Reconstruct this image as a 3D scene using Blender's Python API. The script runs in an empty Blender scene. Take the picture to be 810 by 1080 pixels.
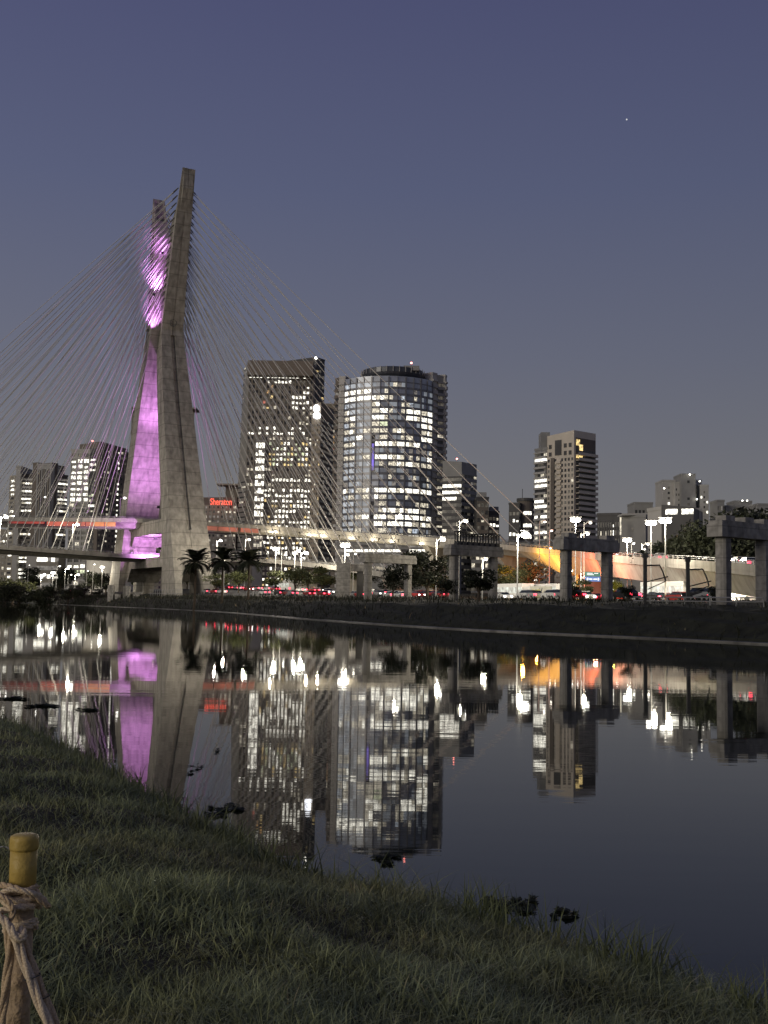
import bpy, math, random
import numpy as np
from mathutils import Vector, Matrix
R = math.radians
scene = bpy.context.scene
COL = scene.collection

# ------------------------------------------------------------------ camera
F = 1150.0
CAMZ = 2.3
cam_d = bpy.data.cameras.new("camera"); cam = bpy.data.objects.new("camera", cam_d); COL.objects.link(cam)
cam_d.sensor_fit = 'VERTICAL'; cam_d.sensor_height = 36.0; cam_d.lens = 36.0 * F / 1080.0
cam_d.clip_start = 0.05; cam_d.clip_end = 20000
CM = Matrix.Translation((0, 0, CAMZ)) @ Matrix.Rotation(R(90 + 4.77), 4, 'X') @ Matrix.Rotation(0.0165, 4, 'Z')
cam.matrix_world = CM
scene.camera = cam
CR = CM.to_3x3()

def P(px, py, Y):
    """the world point at depth Y seen towards (px, py) of the 810x1080 survey sheet"""
    v = CR @ Vector(((px - 405) / F, (540 - py) / F, -1.0))
    return Vector((0, 0, CAMZ)) + v * (Y / v.y)

# ------------------------------------------------------------------ dusk sky and afterglow
SUN_EL = 15.0
SUN_AZ = math.atan2(-0.78, -0.63)             # direction of the afterglow, behind the left shoulder
w = bpy.data.worlds.new("World"); scene.world = w; w.use_nodes = True
nt = w.node_tree; nt.nodes.clear()
wo = nt.nodes.new('ShaderNodeOutputWorld'); bg = nt.nodes.new('ShaderNodeBackground')
sky = nt.nodes.new('ShaderNodeTexSky'); sky.sky_type = 'NISHITA'; sky.sun_disc = False
sky.sun_elevation = R(SUN_EL); sky.sun_rotation = SUN_AZ
sky.air_density = 1.0; sky.dust_density = 1.0; sky.ozone_density = 3.0
tc = nt.nodes.new('ShaderNodeTexCoord'); sep = nt.nodes.new('ShaderNodeSeparateXYZ')
ramp = nt.nodes.new('ShaderNodeValToRGB')
cr = ramp.color_ramp
cr.elements[0].position = 0.0; cr.elements[0].color = (.195, .180, .176, 1)
cr.elements[1].position = 1.0; cr.elements[1].color = (.040, .050, .125, 1)
for p_, c_ in ((.10, (.172, .167, .178)), (.22, (.134, .140, .188)), (.36, (.096, .108, .186)), (.50, (.074, .080, .165)), (.66, (.058, .066, .140))):
    e = cr.elements.new(p_); e.color = (*c_, 1)
nt.links.new(tc.outputs['Generated'], sep.inputs[0]); nt.links.new(sep.outputs['Z'], ramp.inputs[0])
mixs = nt.nodes.new('ShaderNodeMix'); mixs.data_type = 'RGBA'; mixs.inputs[0].default_value = 0.93
scl = nt.nodes.new('ShaderNodeVectorMath'); scl.operation = 'SCALE'; scl.inputs['Scale'].default_value = 0.05
scr = nt.nodes.new('ShaderNodeVectorMath'); scr.operation = 'SCALE'; scr.inputs['Scale'].default_value = 1.0
nt.links.new(sky.outputs[0], scl.inputs[0]); nt.links.new(ramp.outputs[0], scr.inputs[0])
mrx = nt.nodes.new('ShaderNodeMapRange'); mrx.inputs[1].default_value = -.5; mrx.inputs[2].default_value = .5; mrx.inputs[3].default_value = 1.12; mrx.inputs[4].default_value = .90
nt.links.new(sep.outputs['X'], mrx.inputs[0]); nt.links.new(mrx.outputs[0], scr.inputs['Scale'])
nt.links.new(scl.outputs[0], mixs.inputs[6]); nt.links.new(scr.outputs[0], mixs.inputs[7])
nt.links.new(mixs.outputs[2], bg.inputs[0]); bg.inputs[1].default_value = 1.0
nt.links.new(bg.outputs[0], wo.inputs[0])
sl = bpy.data.lights.new("afterglow", 'SUN'); sl.energy = 1.0; sl.angle = R(25); sl.color = (1.0, .90, .74)
so = bpy.data.objects.new("afterglow", sl); COL.objects.link(so)
sd = Vector((math.sin(SUN_AZ) * math.cos(R(SUN_EL)), math.cos(SUN_AZ) * math.cos(R(SUN_EL)), math.sin(R(SUN_EL))))
so.rotation_euler = sd.to_track_quat('Z', 'Y').to_euler()

scene.view_settings.view_transform = 'Standard'; scene.view_settings.look = 'None'
scene.view_settings.exposure = 0.0; scene.view_settings.gamma = 1.0
scene.render.engine = 'CYCLES'
cy = scene.cycles
cy.use_denoising = True
try: cy.denoiser = 'OPENIMAGEDENOISE'
except Exception: pass
cy.max_bounces = 5; cy.diffuse_bounces = 2; cy.glossy_bounces = 3; cy.transmission_bounces = 3; cy.transparent_max_bounces = 6
cy.sample_clamp_indirect = 4.0; cy.sample_clamp_direct = 0
cy.caustics_reflective = False; cy.caustics_refractive = False
scene.render.film_transparent = False

# ------------------------------------------------------------------ materials
MATS = {}
def mat(name, col, rough=.8, var=.25, scale=.5, bump=.15, metal=0., spec=.3, joints=0., stains=0.):
    if name in MATS: return MATS[name]
    m = bpy.data.materials.new(name); m.use_nodes = True; t = m.node_tree
    b = t.nodes['Principled BSDF']; b.inputs['Roughness'].default_value = rough
    b.inputs['Metallic'].default_value = metal; b.inputs['Specular IOR Level'].default_value = spec
    c = t.nodes.new('ShaderNodeTexCoord')
    n = t.nodes.new('ShaderNodeTexNoise'); n.inputs['Scale'].default_value = scale; n.inputs['Detail'].default_value = 6
    t.links.new(c.outputs['Object'], n.inputs['Vector'])
    mr = t.nodes.new('ShaderNodeMapRange'); mr.inputs[1].default_value = .3; mr.inputs[2].default_value = .7
    mr.inputs[3].default_value = 1 - var; mr.inputs[4].default_value = 1 + var
    t.links.new(n.outputs[0], mr.inputs[0])
    mul = t.nodes.new('ShaderNodeVectorMath'); mul.operation = 'SCALE'; mul.inputs[0].default_value = col
    t.links.new(mr.outputs[0], mul.inputs['Scale'])
    src = mul.outputs[0]
    if stains:
        mp = t.nodes.new('ShaderNodeMapping'); mp.inputs['Scale'].default_value = (1, 1, .06)
        n2 = t.nodes.new('ShaderNodeTexNoise'); n2.inputs['Scale'].default_value = .9; n2.inputs['Detail'].default_value = 4
        t.links.new(c.outputs['Object'], mp.inputs[0]); t.links.new(mp.outputs[0], n2.inputs['Vector'])
        m2 = t.nodes.new('ShaderNodeMapRange'); m2.inputs[1].default_value = .45; m2.inputs[2].default_value = .75
        m2.inputs[3].default_value = 1; m2.inputs[4].default_value = 1 - stains; t.links.new(n2.outputs[0], m2.inputs[0])
        s2 = t.nodes.new('ShaderNodeVectorMath'); s2.operation = 'SCALE'
        t.links.new(src, s2.inputs[0]); t.links.new(m2.outputs[0], s2.inputs['Scale']); src = s2.outputs[0]
    if joints:
        sx = t.nodes.new('ShaderNodeSeparateXYZ'); t.links.new(c.outputs['Object'], sx.inputs[0])
        dv = t.nodes.new('ShaderNodeMath'); dv.operation = 'DIVIDE'; dv.inputs[1].default_value = joints; t.links.new(sx.outputs['Z'], dv.inputs[0])
        fr = t.nodes.new('ShaderNodeMath'); fr.operation = 'FRACT'; t.links.new(dv.outputs[0], fr.inputs[0])
        lt = t.nodes.new('ShaderNodeMath'); lt.operation = 'LESS_THAN'; lt.inputs[1].default_value = .07; t.links.new(fr.outputs[0], lt.inputs[0])
        m3 = t.nodes.new('ShaderNodeMapRange'); m3.inputs[3].default_value = 1; m3.inputs[4].default_value = .72; t.links.new(lt.outputs[0], m3.inputs[0])
        s3 = t.nodes.new('ShaderNodeVectorMath'); s3.operation = 'SCALE'
        t.links.new(src, s3.inputs[0]); t.links.new(m3.outputs[0], s3.inputs['Scale']); src = s3.outputs[0]
    t.links.new(src, b.inputs['Base Color'])
    if bump:
        bp = t.nodes.new('ShaderNodeBump'); bp.inputs['Strength'].default_value = bump; bp.inputs['Distance'].default_value = .2
        t.links.new(n.outputs[0], bp.inputs['Height']); t.links.new(bp.outputs[0], b.inputs['Normal'])
    MATS[name] = m; return m

def emis(name, col, strength, base=(.3, .3, .3), noise=0., nscale=1.2, lo=.15):
    if name in MATS: return MATS[name]
    m = bpy.data.materials.new(name); m.use_nodes = True; t = m.node_tree
    b = t.nodes['Principled BSDF']; b.inputs['Base Color'].default_value = (*base, 1); b.inputs['Roughness'].default_value = .35
    b.inputs['Emission Color'].default_value = (*col, 1); b.inputs['Emission Strength'].default_value = strength
    if noise:
        c = t.nodes.new('ShaderNodeTexCoord')
        n = t.nodes.new('ShaderNodeTexNoise'); n.inputs['Scale'].default_value = nscale; n.inputs['Detail'].default_value = 3
        t.links.new(c.outputs['Object'], n.inputs['Vector'])
        mr = t.nodes.new('ShaderNodeMapRange'); mr.inputs[1].default_value = .38; mr.inputs[2].default_value = .62
        mr.inputs[3].default_value = strength * lo; mr.inputs[4].default_value = strength
        t.links.new(n.outputs[0], mr.inputs[0]); t.links.new(mr.outputs[0], b.inputs['Emission Strength'])
    try: m.cycles.emission_sampling = 'NONE'
    except Exception: pass
    MATS[name] = m; return m

CONC = mat('pylon_concrete', (.33, .31, .27), .85, .24, .5, .4, joints=4.0, stains=.42)
CONC_D = mat('groove_concrete', (.13, .125, .115), .9, .2, .6, .2)
CONC_L = mat('deck_concrete', (.34, .325, .29), .85, .15, .5, .2, stains=.3)
CONC_P = mat('portal_concrete', (.32, .305, .275), .9, .28, 1.8, .5, joints=1.25, stains=.6)
ASPH = mat('asphalt', (.05, .05, .052), .9, .2, 1.0, .1)
WHITEP = mat('white_paint', (.75, .75, .72), .6, .1, 1, .05)
STEEL = mat('galvanised_steel', (.33, .33, .32), .5, .1, 2, .05, .4)
DARKST = mat('dark_steel', (.05, .05, .05), .6, .2, 2, .05)
CABLE = mat('cable_sheath', (.46, .45, .42), .5, .05, 1, 0)
GLASS = mat('dark_glass', (.055, .055, .055), .25, .2, .3, 0, 0, .6)
GLASSB = mat('blue_curtain_glass', (.42, .45, .50), .42, .25, .12, 0, .6, .6)
WIN = {
 'W': emis('window_white', (1, .96, .82), 3.0, noise=1, nscale=1.1, lo=.25),
 'w': emis('window_soft', (1, .90, .68), 1.1, noise=1, nscale=1.1, lo=.15),
 'y': emis('window_yellow', (1, .72, .28), 1.5, noise=1, nscale=1.1, lo=.2),
 'g': emis('window_greenish', (.92, 1, .62), 1.3, noise=1, nscale=1.1, lo=.3),
 'd': emis('window_dim', (1, .9, .75), .20, noise=1, nscale=.8, lo=.2),
 'o': emis('window_amber', (1, .55, .16), .8, noise=1, nscale=.8, lo=.2),
 'r': emis('window_reddish', (1, .25, .15), .7, noise=1, nscale=.8, lo=.2),
 'c': emis('window_cool', (.78, .88, 1), .9, noise=1, nscale=.7, lo=.15),
 'h': emis('haze_glow_window', (.86, .93, 1), .50, base=(.3, .3, .3), noise=1, nscale=.12, lo=.6), 'i': emis('dim_glow_window', (.82, .90, 1), .28, base=(.2, .2, .2), noise=1, nscale=.12, lo=.5),  # reflected dusk haze put into the window glow, strongest on the round tower's left
 'm': emis('murky_window', (1, .88, .68), .11, base=(.06, .06, .06), noise=1, nscale=.5, lo=.2),
 'k': GLASS, 'b': GLASSB,
}
LAMP = emis('lamp_lens', (1, .97, .88), 10)
LAMPS_ = emis('small_lamp_lens', (1, .95, .82), 9)
LAMPW = emis('warm_lamp_lens', (1, .82, .55), 12)
REDL = emis('tail_light_lens', (1, .05, .09), 7, base=(.4, .02, .02))
HEADL = emis('headlight_lens', (1, .97, .9), 12)
BEACON = emis('beacon_lens', (1, .25, .2), 8)

# ------------------------------------------------------------------ mesh helpers
class MB:
    def __init__(s): s.v = []; s.f = []; s.m = []; s.mats = []
    def mi(s, m):
        if m not in s.mats: s.mats.append(m)
        return s.mats.index(m)
    def add(s, vs, fs, m):
        o = len(s.v); s.v += [tuple(q) for q in vs]; k = s.mi(m)
        s.f += [tuple(i + o for i in f) for f in fs]; s.m += [k] * len(fs)
    def obox(s, c, t, n, ht, hn, hz, m, up=(0, 0, 1)):
        c = Vector(c); t = Vector(t) * ht; n = Vector(n) * hn; u = Vector(up) * hz
        vs = [c + a * t + b * n + e * u for e in (-1, 1) for b in (-1, 1) for a in (-1, 1)]
        s.add(vs, [(0, 1, 3, 2), (4, 6, 7, 5), (0, 4, 5, 1), (2, 3, 7, 6), (0, 2, 6, 4), (1, 5, 7, 3)], m)
    def box(s, x0, x1, y0, y1, z0, z1, m):
        s.obox(((x0 + x1) / 2, (y0 + y1) / 2, (z0 + z1) / 2), (1, 0, 0), (0, 1, 0), abs(x1 - x0) / 2, abs(y1 - y0) / 2, abs(z1 - z0) / 2, m)
    def prism(s, pts, z0, z1, m):
        n = len(pts); vs = [(p[0], p[1], z0) for p in pts] + [(p[0], p[1], (z1[i] if isinstance(z1, (list, tuple)) else z1)) for i, p in enumerate(pts)]
        fs = [(i, (i + 1) % n, n + (i + 1) % n, n + i) for i in range(n)] + [tuple(range(n - 1, -1, -1)), tuple(range(n, 2 * n))]
        s.add(vs, fs, m)
    def tube(s, path, rad, m, seg=6):
        path = [Vector(p) for p in path]; n = len(path)
        if not isinstance(rad, (list, tuple)): rad = [rad] * n
        vs = []; up = None
        for i, p in enumerate(path):
            d = (path[min(i + 1, n - 1)] - path[max(i - 1, 0)]).normalized()
            if up is None: up = Vector((0, 0, 1)) if abs(d.z) < .9 else Vector((1, 0, 0))
            a = d.cross(up).normalized(); b = d.cross(a).normalized(); up = -b if False else up
            for k in range(seg):
                q = 2 * math.pi * k / seg
                vs.append(p + a * math.cos(q) * rad[i] + b * math.sin(q) * rad[i])
        fs = [(i * seg + k, i * seg + (k + 1) % seg, (i + 1) * seg + (k + 1) % seg, (i + 1) * seg + k) for i in range(n - 1) for k in range(seg)]
        fs += [tuple(range(seg - 1, -1, -1)), tuple(range((n - 1) * seg, n * seg))]
        s.add(vs, fs, m)
    def loft(s, rings, m, caps=True, closed=True):
        n = len(rings[0]); vs = [q for r in rings for q in r]
        fs = [(i * n + k, i * n + (k + 1) % n, (i + 1) * n + (k + 1) % n, (i + 1) * n + k) for i in range(len(rings) - 1) for k in range(n if closed else n - 1)]
        if caps: fs += [tuple(range(n - 1, -1, -1)), tuple(range((len(rings) - 1) * n, len(rings) * n))]
        s.add(vs, fs, m)
    def ball(s, c, r, m, sx=1, sy=1, sz=1, seg=8):
        rings = []
        for i in range(1, seg // 2 + 1):
            ph = math.pi * i / (seg // 2 + 1)
            rings.append([(c[0] + r * sx * math.sin(ph) * math.cos(2 * math.pi * k / seg), c[1] + r * sy * math.sin(ph) * math.sin(2 * math.pi * k / seg), c[2] - r * sz * math.cos(ph)) for k in range(seg)])
        s.loft(rings, m)
    def build(s, name, parent=None, smooth=False, origin=None):
        me = bpy.data.meshes.new(name)
        vs = s.v
        if origin is not None:
            ox, oy, oz = origin; vs = [(a - ox, b - oy, c - oz) for a, b, c in vs]
        me.from_pydata(vs, [], s.f)
        for m in s.mats: me.materials.append(m)
        me.polygons.foreach_set('material_index', s.m)
        if smooth: me.polygons.foreach_set('use_smooth', [True] * len(s.f))
        me.update()
        o = bpy.data.objects.new(name, me); COL.objects.link(o)
        if parent is not None: o.parent = parent
        elif origin is not None: o.location = origin
        return o

def tag(o, label, cat, group=None):
    o['label'] = label; o['category'] = cat
    if group: o['group'] = group
    return o
def thing(name, label, cat, loc=(0, 0, 0), rz=0, group=None):
    o = bpy.data.objects.new(name, None); o.empty_display_size = .5; COL.objects.link(o)
    o.location = loc; o.rotation_euler = (0, 0, rz); return tag(o, label, cat, group)
KIDS = {}
def dup(root, loc, rz=0, sc=1.0, label=None, group=None):
    r = root.copy(); COL.objects.link(r); r.location = loc; r.rotation_euler = (0, 0, rz)
    r.scale = sc if isinstance(sc, (tuple, list)) else (sc, sc, sc)
    if label: r['label'] = label
    if group: r['group'] = group
    def rec(src, dst):
        for ch in src.children:
            if ch not in done:
                c = ch.copy(); COL.objects.link(c); c.parent = dst; done.add(c); rec(ch, c)
    done = set(); kids = list(root.children)
    for ch in kids:
        c = ch.copy(); COL.objects.link(c); c.parent = r
        for g in list(ch.children):
            d = g.copy(); COL.objects.link(d); d.parent = c
    return r

def light(name, kind, loc, power, col, tgt=None, size=.5, spot=80, blend=.6, parent=None):
    l = bpy.data.lights.new(name, kind); l.energy = power; l.color = col
    if kind == 'SPOT': l.spot_size = R(spot); l.spot_blend = blend
    if kind in ('SPOT', 'POINT'): l.shadow_soft_size = size
    if kind == 'AREA': l.size = size
    o = bpy.data.objects.new(name, l); COL.objects.link(o); o.location = loc
    if tgt is not None: o.rotation_euler = (Vector(loc) - Vector(tgt)).to_track_quat('Z', 'Y').to_euler()
    return o
def struct(name, mb, **k):
    o = mb.build(name, **k); o['kind'] = 'structure'; return o

def cr_interp(pts, step):
    pts = [Vector(p) for p in pts]; out = []
    for i in range(len(pts) - 1):
        p0 = pts[max(i - 1, 0)]; p1 = pts[i]; p2 = pts[i + 1]; p3 = pts[min(i + 2, len(pts) - 1)]
        n = max(1, int((p2 - p1).length / step))
        for k in range(n):
            t = k / n
            out.append(.5 * ((2 * p1) + (p2 - p0) * t + (2 * p0 - 5 * p1 + 4 * p2 - p3) * t * t + (3 * p1 - p0 - 3 * p2 + p3) * t ** 3))
    out.append(pts[-1]); return out

# ------------------------------------------------------------------ river banks and ground
TOE = [(75, -60), (52, 10), (38, 42), (31, 60), (25, 72), (17.5, 84), (7.5, 99), (-8, 138), (-31, 212), (-58, 272), (-92, 335), (-148, 450), (-300, 760), (-560, 1300), (-1000, 2300), (-1900, 4300)]
TOEA = np.array([tuple(p)[:2] for p in cr_interp([(x, y, 0) for x, y in TOE], 6.0)])
EDGE = [(-40, 60), (-22, 42), (-13.5, 31), (-8.6, 23.0), (-5.0, 17.3), (-2.6, 13.0), (-1.3, 10.6), (-.5, 9.25), (.38, 8.6), (1.12, 7.75), (1.75, 6.9), (2.38, 6.15), (4.0, 4.6), (7.5, 1.5), (14, -6), (30, -25)]
EDGEA = np.array([tuple(p)[:2] for p in cr_interp([(x, y, 0) for x, y in EDGE], .7)])
def sdist(line, X, Y, side):
    """signed distance to a polyline, positive on the given side of its direction"""
    X = np.asarray(X, float).ravel(); Y = np.asarray(Y, float).ravel()
    best = np.full(X.shape, 1e18); sg = np.ones(X.shape)
    for i in range(len(line) - 1):
        a = line[i]; b = line[i + 1]; d = b - a; L2 = d @ d
        t = np.clip(((X - a[0]) * d[0] + (Y - a[1]) * d[1]) / L2, 0, 1)
        dx = X - a[0] - t * d[0]; dy = Y - a[1] - t * d[1]; q = dx * dx + dy * dy
        k = q < best; best[k] = q[k]; sg[k] = np.sign(d[0] * dy[k] - d[1] * dx[k] + 1e-12)
    return np.sqrt(best) * sg * side
def far_s(X, Y): return sdist(TOEA, X, Y, -1)      # positive inland beyond the river
def near_s(X, Y): return sdist(EDGEA, X, Y, -1)    # positive on the near lawn
def sstep(a, b, x): t = np.clip((x - a) / (b - a), 0, 1); return t * t * (3 - 2 * t)
def far_z(X, Y):
    s = far_s(X, Y); Y = np.asarray(Y, float).ravel()
    z = np.interp(s, [-6, -.6, -.1, .0, 1.0, 1.2, 6.5, 14, 30], [-2.5, -.6, -.2, .04, .12, .30, 2.35, 2.75, 3.0])
    z = z + sstep(20, 45, s) * 3.2 * sstep(170, 420, Y)
    return z
def gz(x, y): return float(far_z([x], [y])[0])
rngn = np.random.default_rng(5)

def grid_strip(line, offs, zf, name, m, jit=0.0):
    n = len(line); tang = np.gradient(line, axis=0); tang /= np.linalg.norm(tang, axis=1)[:, None]
    nor = np.stack([tang[:, 1], -tang[:, 0]], 1)
    return nor
# far ground: one sheet following the bank line out to the horizon
tang = np.gradient(TOEA, axis=0); tang /= np.linalg.norm(tang, axis=1)[:, None]
nor = np.stack([tang[:, 1], -tang[:, 0]], 1)      # to the right of travel = inland
offs = [-6, -.6, -.1, 0, 1.0, 1.2, 2.2, 3.3, 4.4, 5.5, 6.5, 9, 14, 20, 26, 30, 34, 38, 42, 45, 50, 56, 62, 90, 150, 300, 800, 2500, 7000]
mb = MB(); V = []
GR_BANK = mat('bank_soil', (.020, .021, .013), .95, .5, .8, .6)
for j, o in enumerate(offs):
    if o > 62:   # fan out instead of offsetting so that far rows never cross
        Lr = TOEA + nor * 62; Lr = Lr + np.array([1.0, .25]) * (o - 62)
    else: Lr = TOEA + nor * o
    s = o
    z = np.interp(s, [-6, -.6, -.1, .0, 1.0, 1.2, 6.5, 14, 30], [-2.5, -.6, -.2, .04, .12, .30, 2.35, 2.75, 3.0])
    z = z + sstep(20, 45, np.array(s)) * 3.2 * sstep(170, 420, Lr[:, 1])
    if 1.5 < o < 15: z = z + rngn.uniform(-.18, .18, len(Lr))
    V.append(np.stack([Lr[:, 0], Lr[:, 1], z], 1))
nn = len(TOEA)
vs = [tuple(q) for r in V for q in r]
fs = [(j * nn + i, (j + 1) * nn + i, (j + 1) * nn + i + 1, j * nn + i + 1) for j in range(len(offs) - 1) for i in range(nn - 1)]
mb.add(vs, fs, GR_BANK)
struct('far_ground', mb)
# concrete toe ledge of the far bank
mb = MB()
for a, b, z0, z1 in ((-.12, .35, -.3, .10),):
    A = TOEA + nor * a; B = TOEA + nor * b
    rings = [[(A[i][0], A[i][1], z0), (A[i][0], A[i][1], z1), (B[i][0], B[i][1], z1 + .02), (B[i][0], B[i][1], z0)] for i in range(len(TOEA)) if -20 < TOEA[i][1] < 700]
    mb.loft(rings, mat('ledge_concrete', (.14, .135, .125), .5, 1.0, .06, .2, stains=.5))
struct('bank_ledge', mb)
# avenue behind the bank
mb = MB()
AV0, AV1 = 30.0, 56.0
def avz(x, y): return gz(x, y) + .06
sel = [i for i in range(len(TOEA)) if 0 < TOEA[i][1] < 800]
rows = []
for o in (30, 34, 38, 42, 45, 50, 56, 61):
    Lr = TOEA[sel] + nor[sel] * o
    z = np.interp(o, [14, 30], [2.75, 3.0]) + sstep(20, 45, np.array(o)) * 3.2 * sstep(170, 420, Lr[:, 1]) + .05
    rows.append([(Lr[i][0], Lr[i][1], z[i]) for i in range(len(sel))])
k = len(sel); vs = [q for r in rows for q in r]
mb.add(vs, [(j * k + i, (j + 1) * k + i, (j + 1) * k + i + 1, j * k + i + 1) for j in range(len(rows) - 1) for i in range(k - 1)], ASPH)
struct('avenue', mb)
mb = MB()
for o in (36.2, 40.5, 48.0, 52.5):
    Lr = TOEA[sel] + nor[sel] * o; Lq = TOEA[sel] + nor[sel] * (o + .18)
    for i in range(0, k - 1, 2):
        zz = [np.interp(o, [14, 30], [2.75, 3.0]) + float(sstep(20, 45, np.array(o)) * 3.2 * sstep(170, 420, q[1])) + .075 for q in (Lr[i], Lr[i + 1])]
        mb.add([(*Lr[i], zz[0]), (*Lr[i + 1], zz[1]), (*Lq[i + 1], zz[1]), (*Lq[i], zz[0])], [(0, 1, 2, 3)], WHITEP)
struct('lane_markings', mb)

# river
def water_mat():
    m = bpy.data.materials.new('river_water'); m.use_nodes = True; t = m.node_tree; b = t.nodes['Principled BSDF']
    b.inputs['Base Color'].default_value = (.020, .023, .015, 1); b.inputs['Roughness'].default_value = .018
    b.inputs['IOR'].default_value = 1.36; b.inputs['Specular IOR Level'].default_value = .5
    c = t.nodes.new('ShaderNodeTexCoord'); mp = t.nodes.new('ShaderNodeMapping'); mp.inputs['Scale'].default_value = (.3, 2.2, 1)
    n = t.nodes.new('ShaderNodeTexNoise'); n.inputs['Scale'].default_value = .55; n.inputs['Detail'].default_value = 3
    n2 = t.nodes.new('ShaderNodeTexNoise'); n2.inputs['Scale'].default_value = 5.0; n2.inputs['Detail'].default_value = 2
    t.links.new(c.outputs['Object'], mp.inputs[0]); t.links.new(mp.outputs[0], n.inputs['Vector']); t.links.new(mp.outputs[0], n2.inputs['Vector'])
    bp = t.nodes.new('ShaderNodeBump'); bp.inputs['Strength'].default_value = 1; bp.inputs['Distance'].default_value = .0018
    b2 = t.nodes.new('ShaderNodeBump'); b2.inputs['Strength'].default_value = 1; b2.inputs['Distance'].default_value = .00018
    t.links.new(n.outputs[0], bp.inputs['Height']); t.links.new(n2.outputs[0], b2.inputs['Height'])
    t.links.new(bp.outputs[0], b2.inputs['Normal']); t.links.new(b2.outputs[0], b.inputs['Normal'])
    return m
mb = MB(); mb.add([(-6000, -300, 0), (400, -300, 0), (400, 9000, 0), (-6000, 9000, 0)], [(0, 1, 2, 3)], water_mat())
struct('river_water', mb)

# near lawn
GR_SOIL = mat('lawn_soil', (.070, .058, .036), .95, .5, 3, .5)
def near_z(X, Y):
    X = np.asarray(X, float).ravel(); Y = np.asarray(Y, float).ravel()
    s = near_s(X, Y)
    z = np.interp(s, [-3, -.3, 0, .35, 1.2, 2.6, 5, 30], [-1.2, -.15, -.02, .12, .36, .60, .68, .85])
    return z + .035 * np.sin(X * 1.7 + Y * .6) * np.clip(s, 0, 1) + .03 * np.sin(X * 3.1 - Y * 2.3) * np.clip(s, 0, 1)
xs = np.concatenate([np.linspace(-60, -16, 23)[:-1], np.linspace(-16, 5, 106)[:-1], np.linspace(5, 30, 26)])
ys = np.concatenate([np.linspace(-25, 1, 14)[:-1], np.linspace(1, 30, 146)[:-1], np.linspace(30, 62, 17)])
GX, GY = np.meshgrid(xs, ys); Z = near_z(GX, GY)
nx = len(xs); vs = list(zip(GX.ravel().tolist(), GY.ravel().tolist(), Z.tolist()))
S_ = near_s(GX, GY)
fs = []
for j in range(len(ys) - 1):
    for i in range(nx - 1):
        q = (j * nx + i, j * nx + i + 1, (j + 1) * nx + i + 1, (j + 1) * nx + i)
        if max(S_[a] for a in q) > -2.5: fs.append(q)
mb = MB(); mb.add(vs, fs, GR_SOIL); struct('near_ground', mb, smooth=True)

# grass blades -------------------------------------------------------
def grass_mat(name, c0, c1, sc):
    m = bpy.data.materials.new(name); m.use_nodes = True; t = m.node_tree; b = t.nodes['Principled BSDF']
    b.inputs['Roughness'].default_value = .6; b.inputs['Specular IOR Level'].default_value = .25
    g = t.nodes.new('ShaderNodeNewGeometry'); r = t.nodes.new('ShaderNodeValToRGB')
    r.color_ramp.elements[0].color = (*c0, 1); r.color_ramp.elements[1].color = (*c1, 1)
    e = r.color_ramp.elements.new(.9); e.color = (c1[0] * .9, c1[1] * .9, c1[2], 1)
    r.color_ramp.elements[-1].color = (.46, .37, .22, 1)
    tcn = t.nodes.new('ShaderNodeTexCoord'); n = t.nodes.new('ShaderNodeTexNoise'); n.inputs['Scale'].default_value = sc
    t.links.new(tcn.outputs['Object'], n.inputs['Vector'])
    mx = t.nodes.new('ShaderNodeMath'); mx.operation = 'MULTIPLY_ADD'; mx.inputs[1].default_value = .55; 
    mr = t.nodes.new('ShaderNodeMapRange'); mr.inputs[1].default_value = .35; mr.inputs[2].default_value = .65; mr.inputs[3].default_value = 0; mr.inputs[4].default_value = .45
    t.links.new(n.outputs[0], mr.inputs[0]); t.links.new(g.outputs['Random Per Island'], mx.inputs[0]); t.links.new(mr.outputs[0], mx.inputs[2])
    t.links.new(mx.outputs[0], r.inputs[0])
    n3 = t.nodes.new('ShaderNodeTexNoise'); n3.inputs['Scale'].default_value = sc * .3; n3.inputs['Detail'].default_value = 5; n3.inputs['Roughness'].default_value = .65
    t.links.new(tcn.outputs['Object'], n3.inputs['Vector'])
    m4 = t.nodes.new('ShaderNodeMapRange'); m4.inputs[1].default_value = .46; m4.inputs[2].default_value = .62; m4.inputs[3].default_value = 0; m4.inputs[4].default_value = .6
    t.links.new(n3.outputs[0], m4.inputs[0])
    mxc = t.nodes.new('ShaderNodeMix'); mxc.data_type = 'RGBA'; mxc.blend_type = 'MULTIPLY'; mxc.inputs[7].default_value = (1.0, .84, .76, 1)
    t.links.new(m4.outputs[0], mxc.inputs[0]); t.links.new(r.outputs[0], mxc.inputs[6]); t.links.new(mxc.outputs[2], b.inputs['Base Color'])
    b.inputs['Transmission Weight'].default_value = 0
    return m
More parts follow.
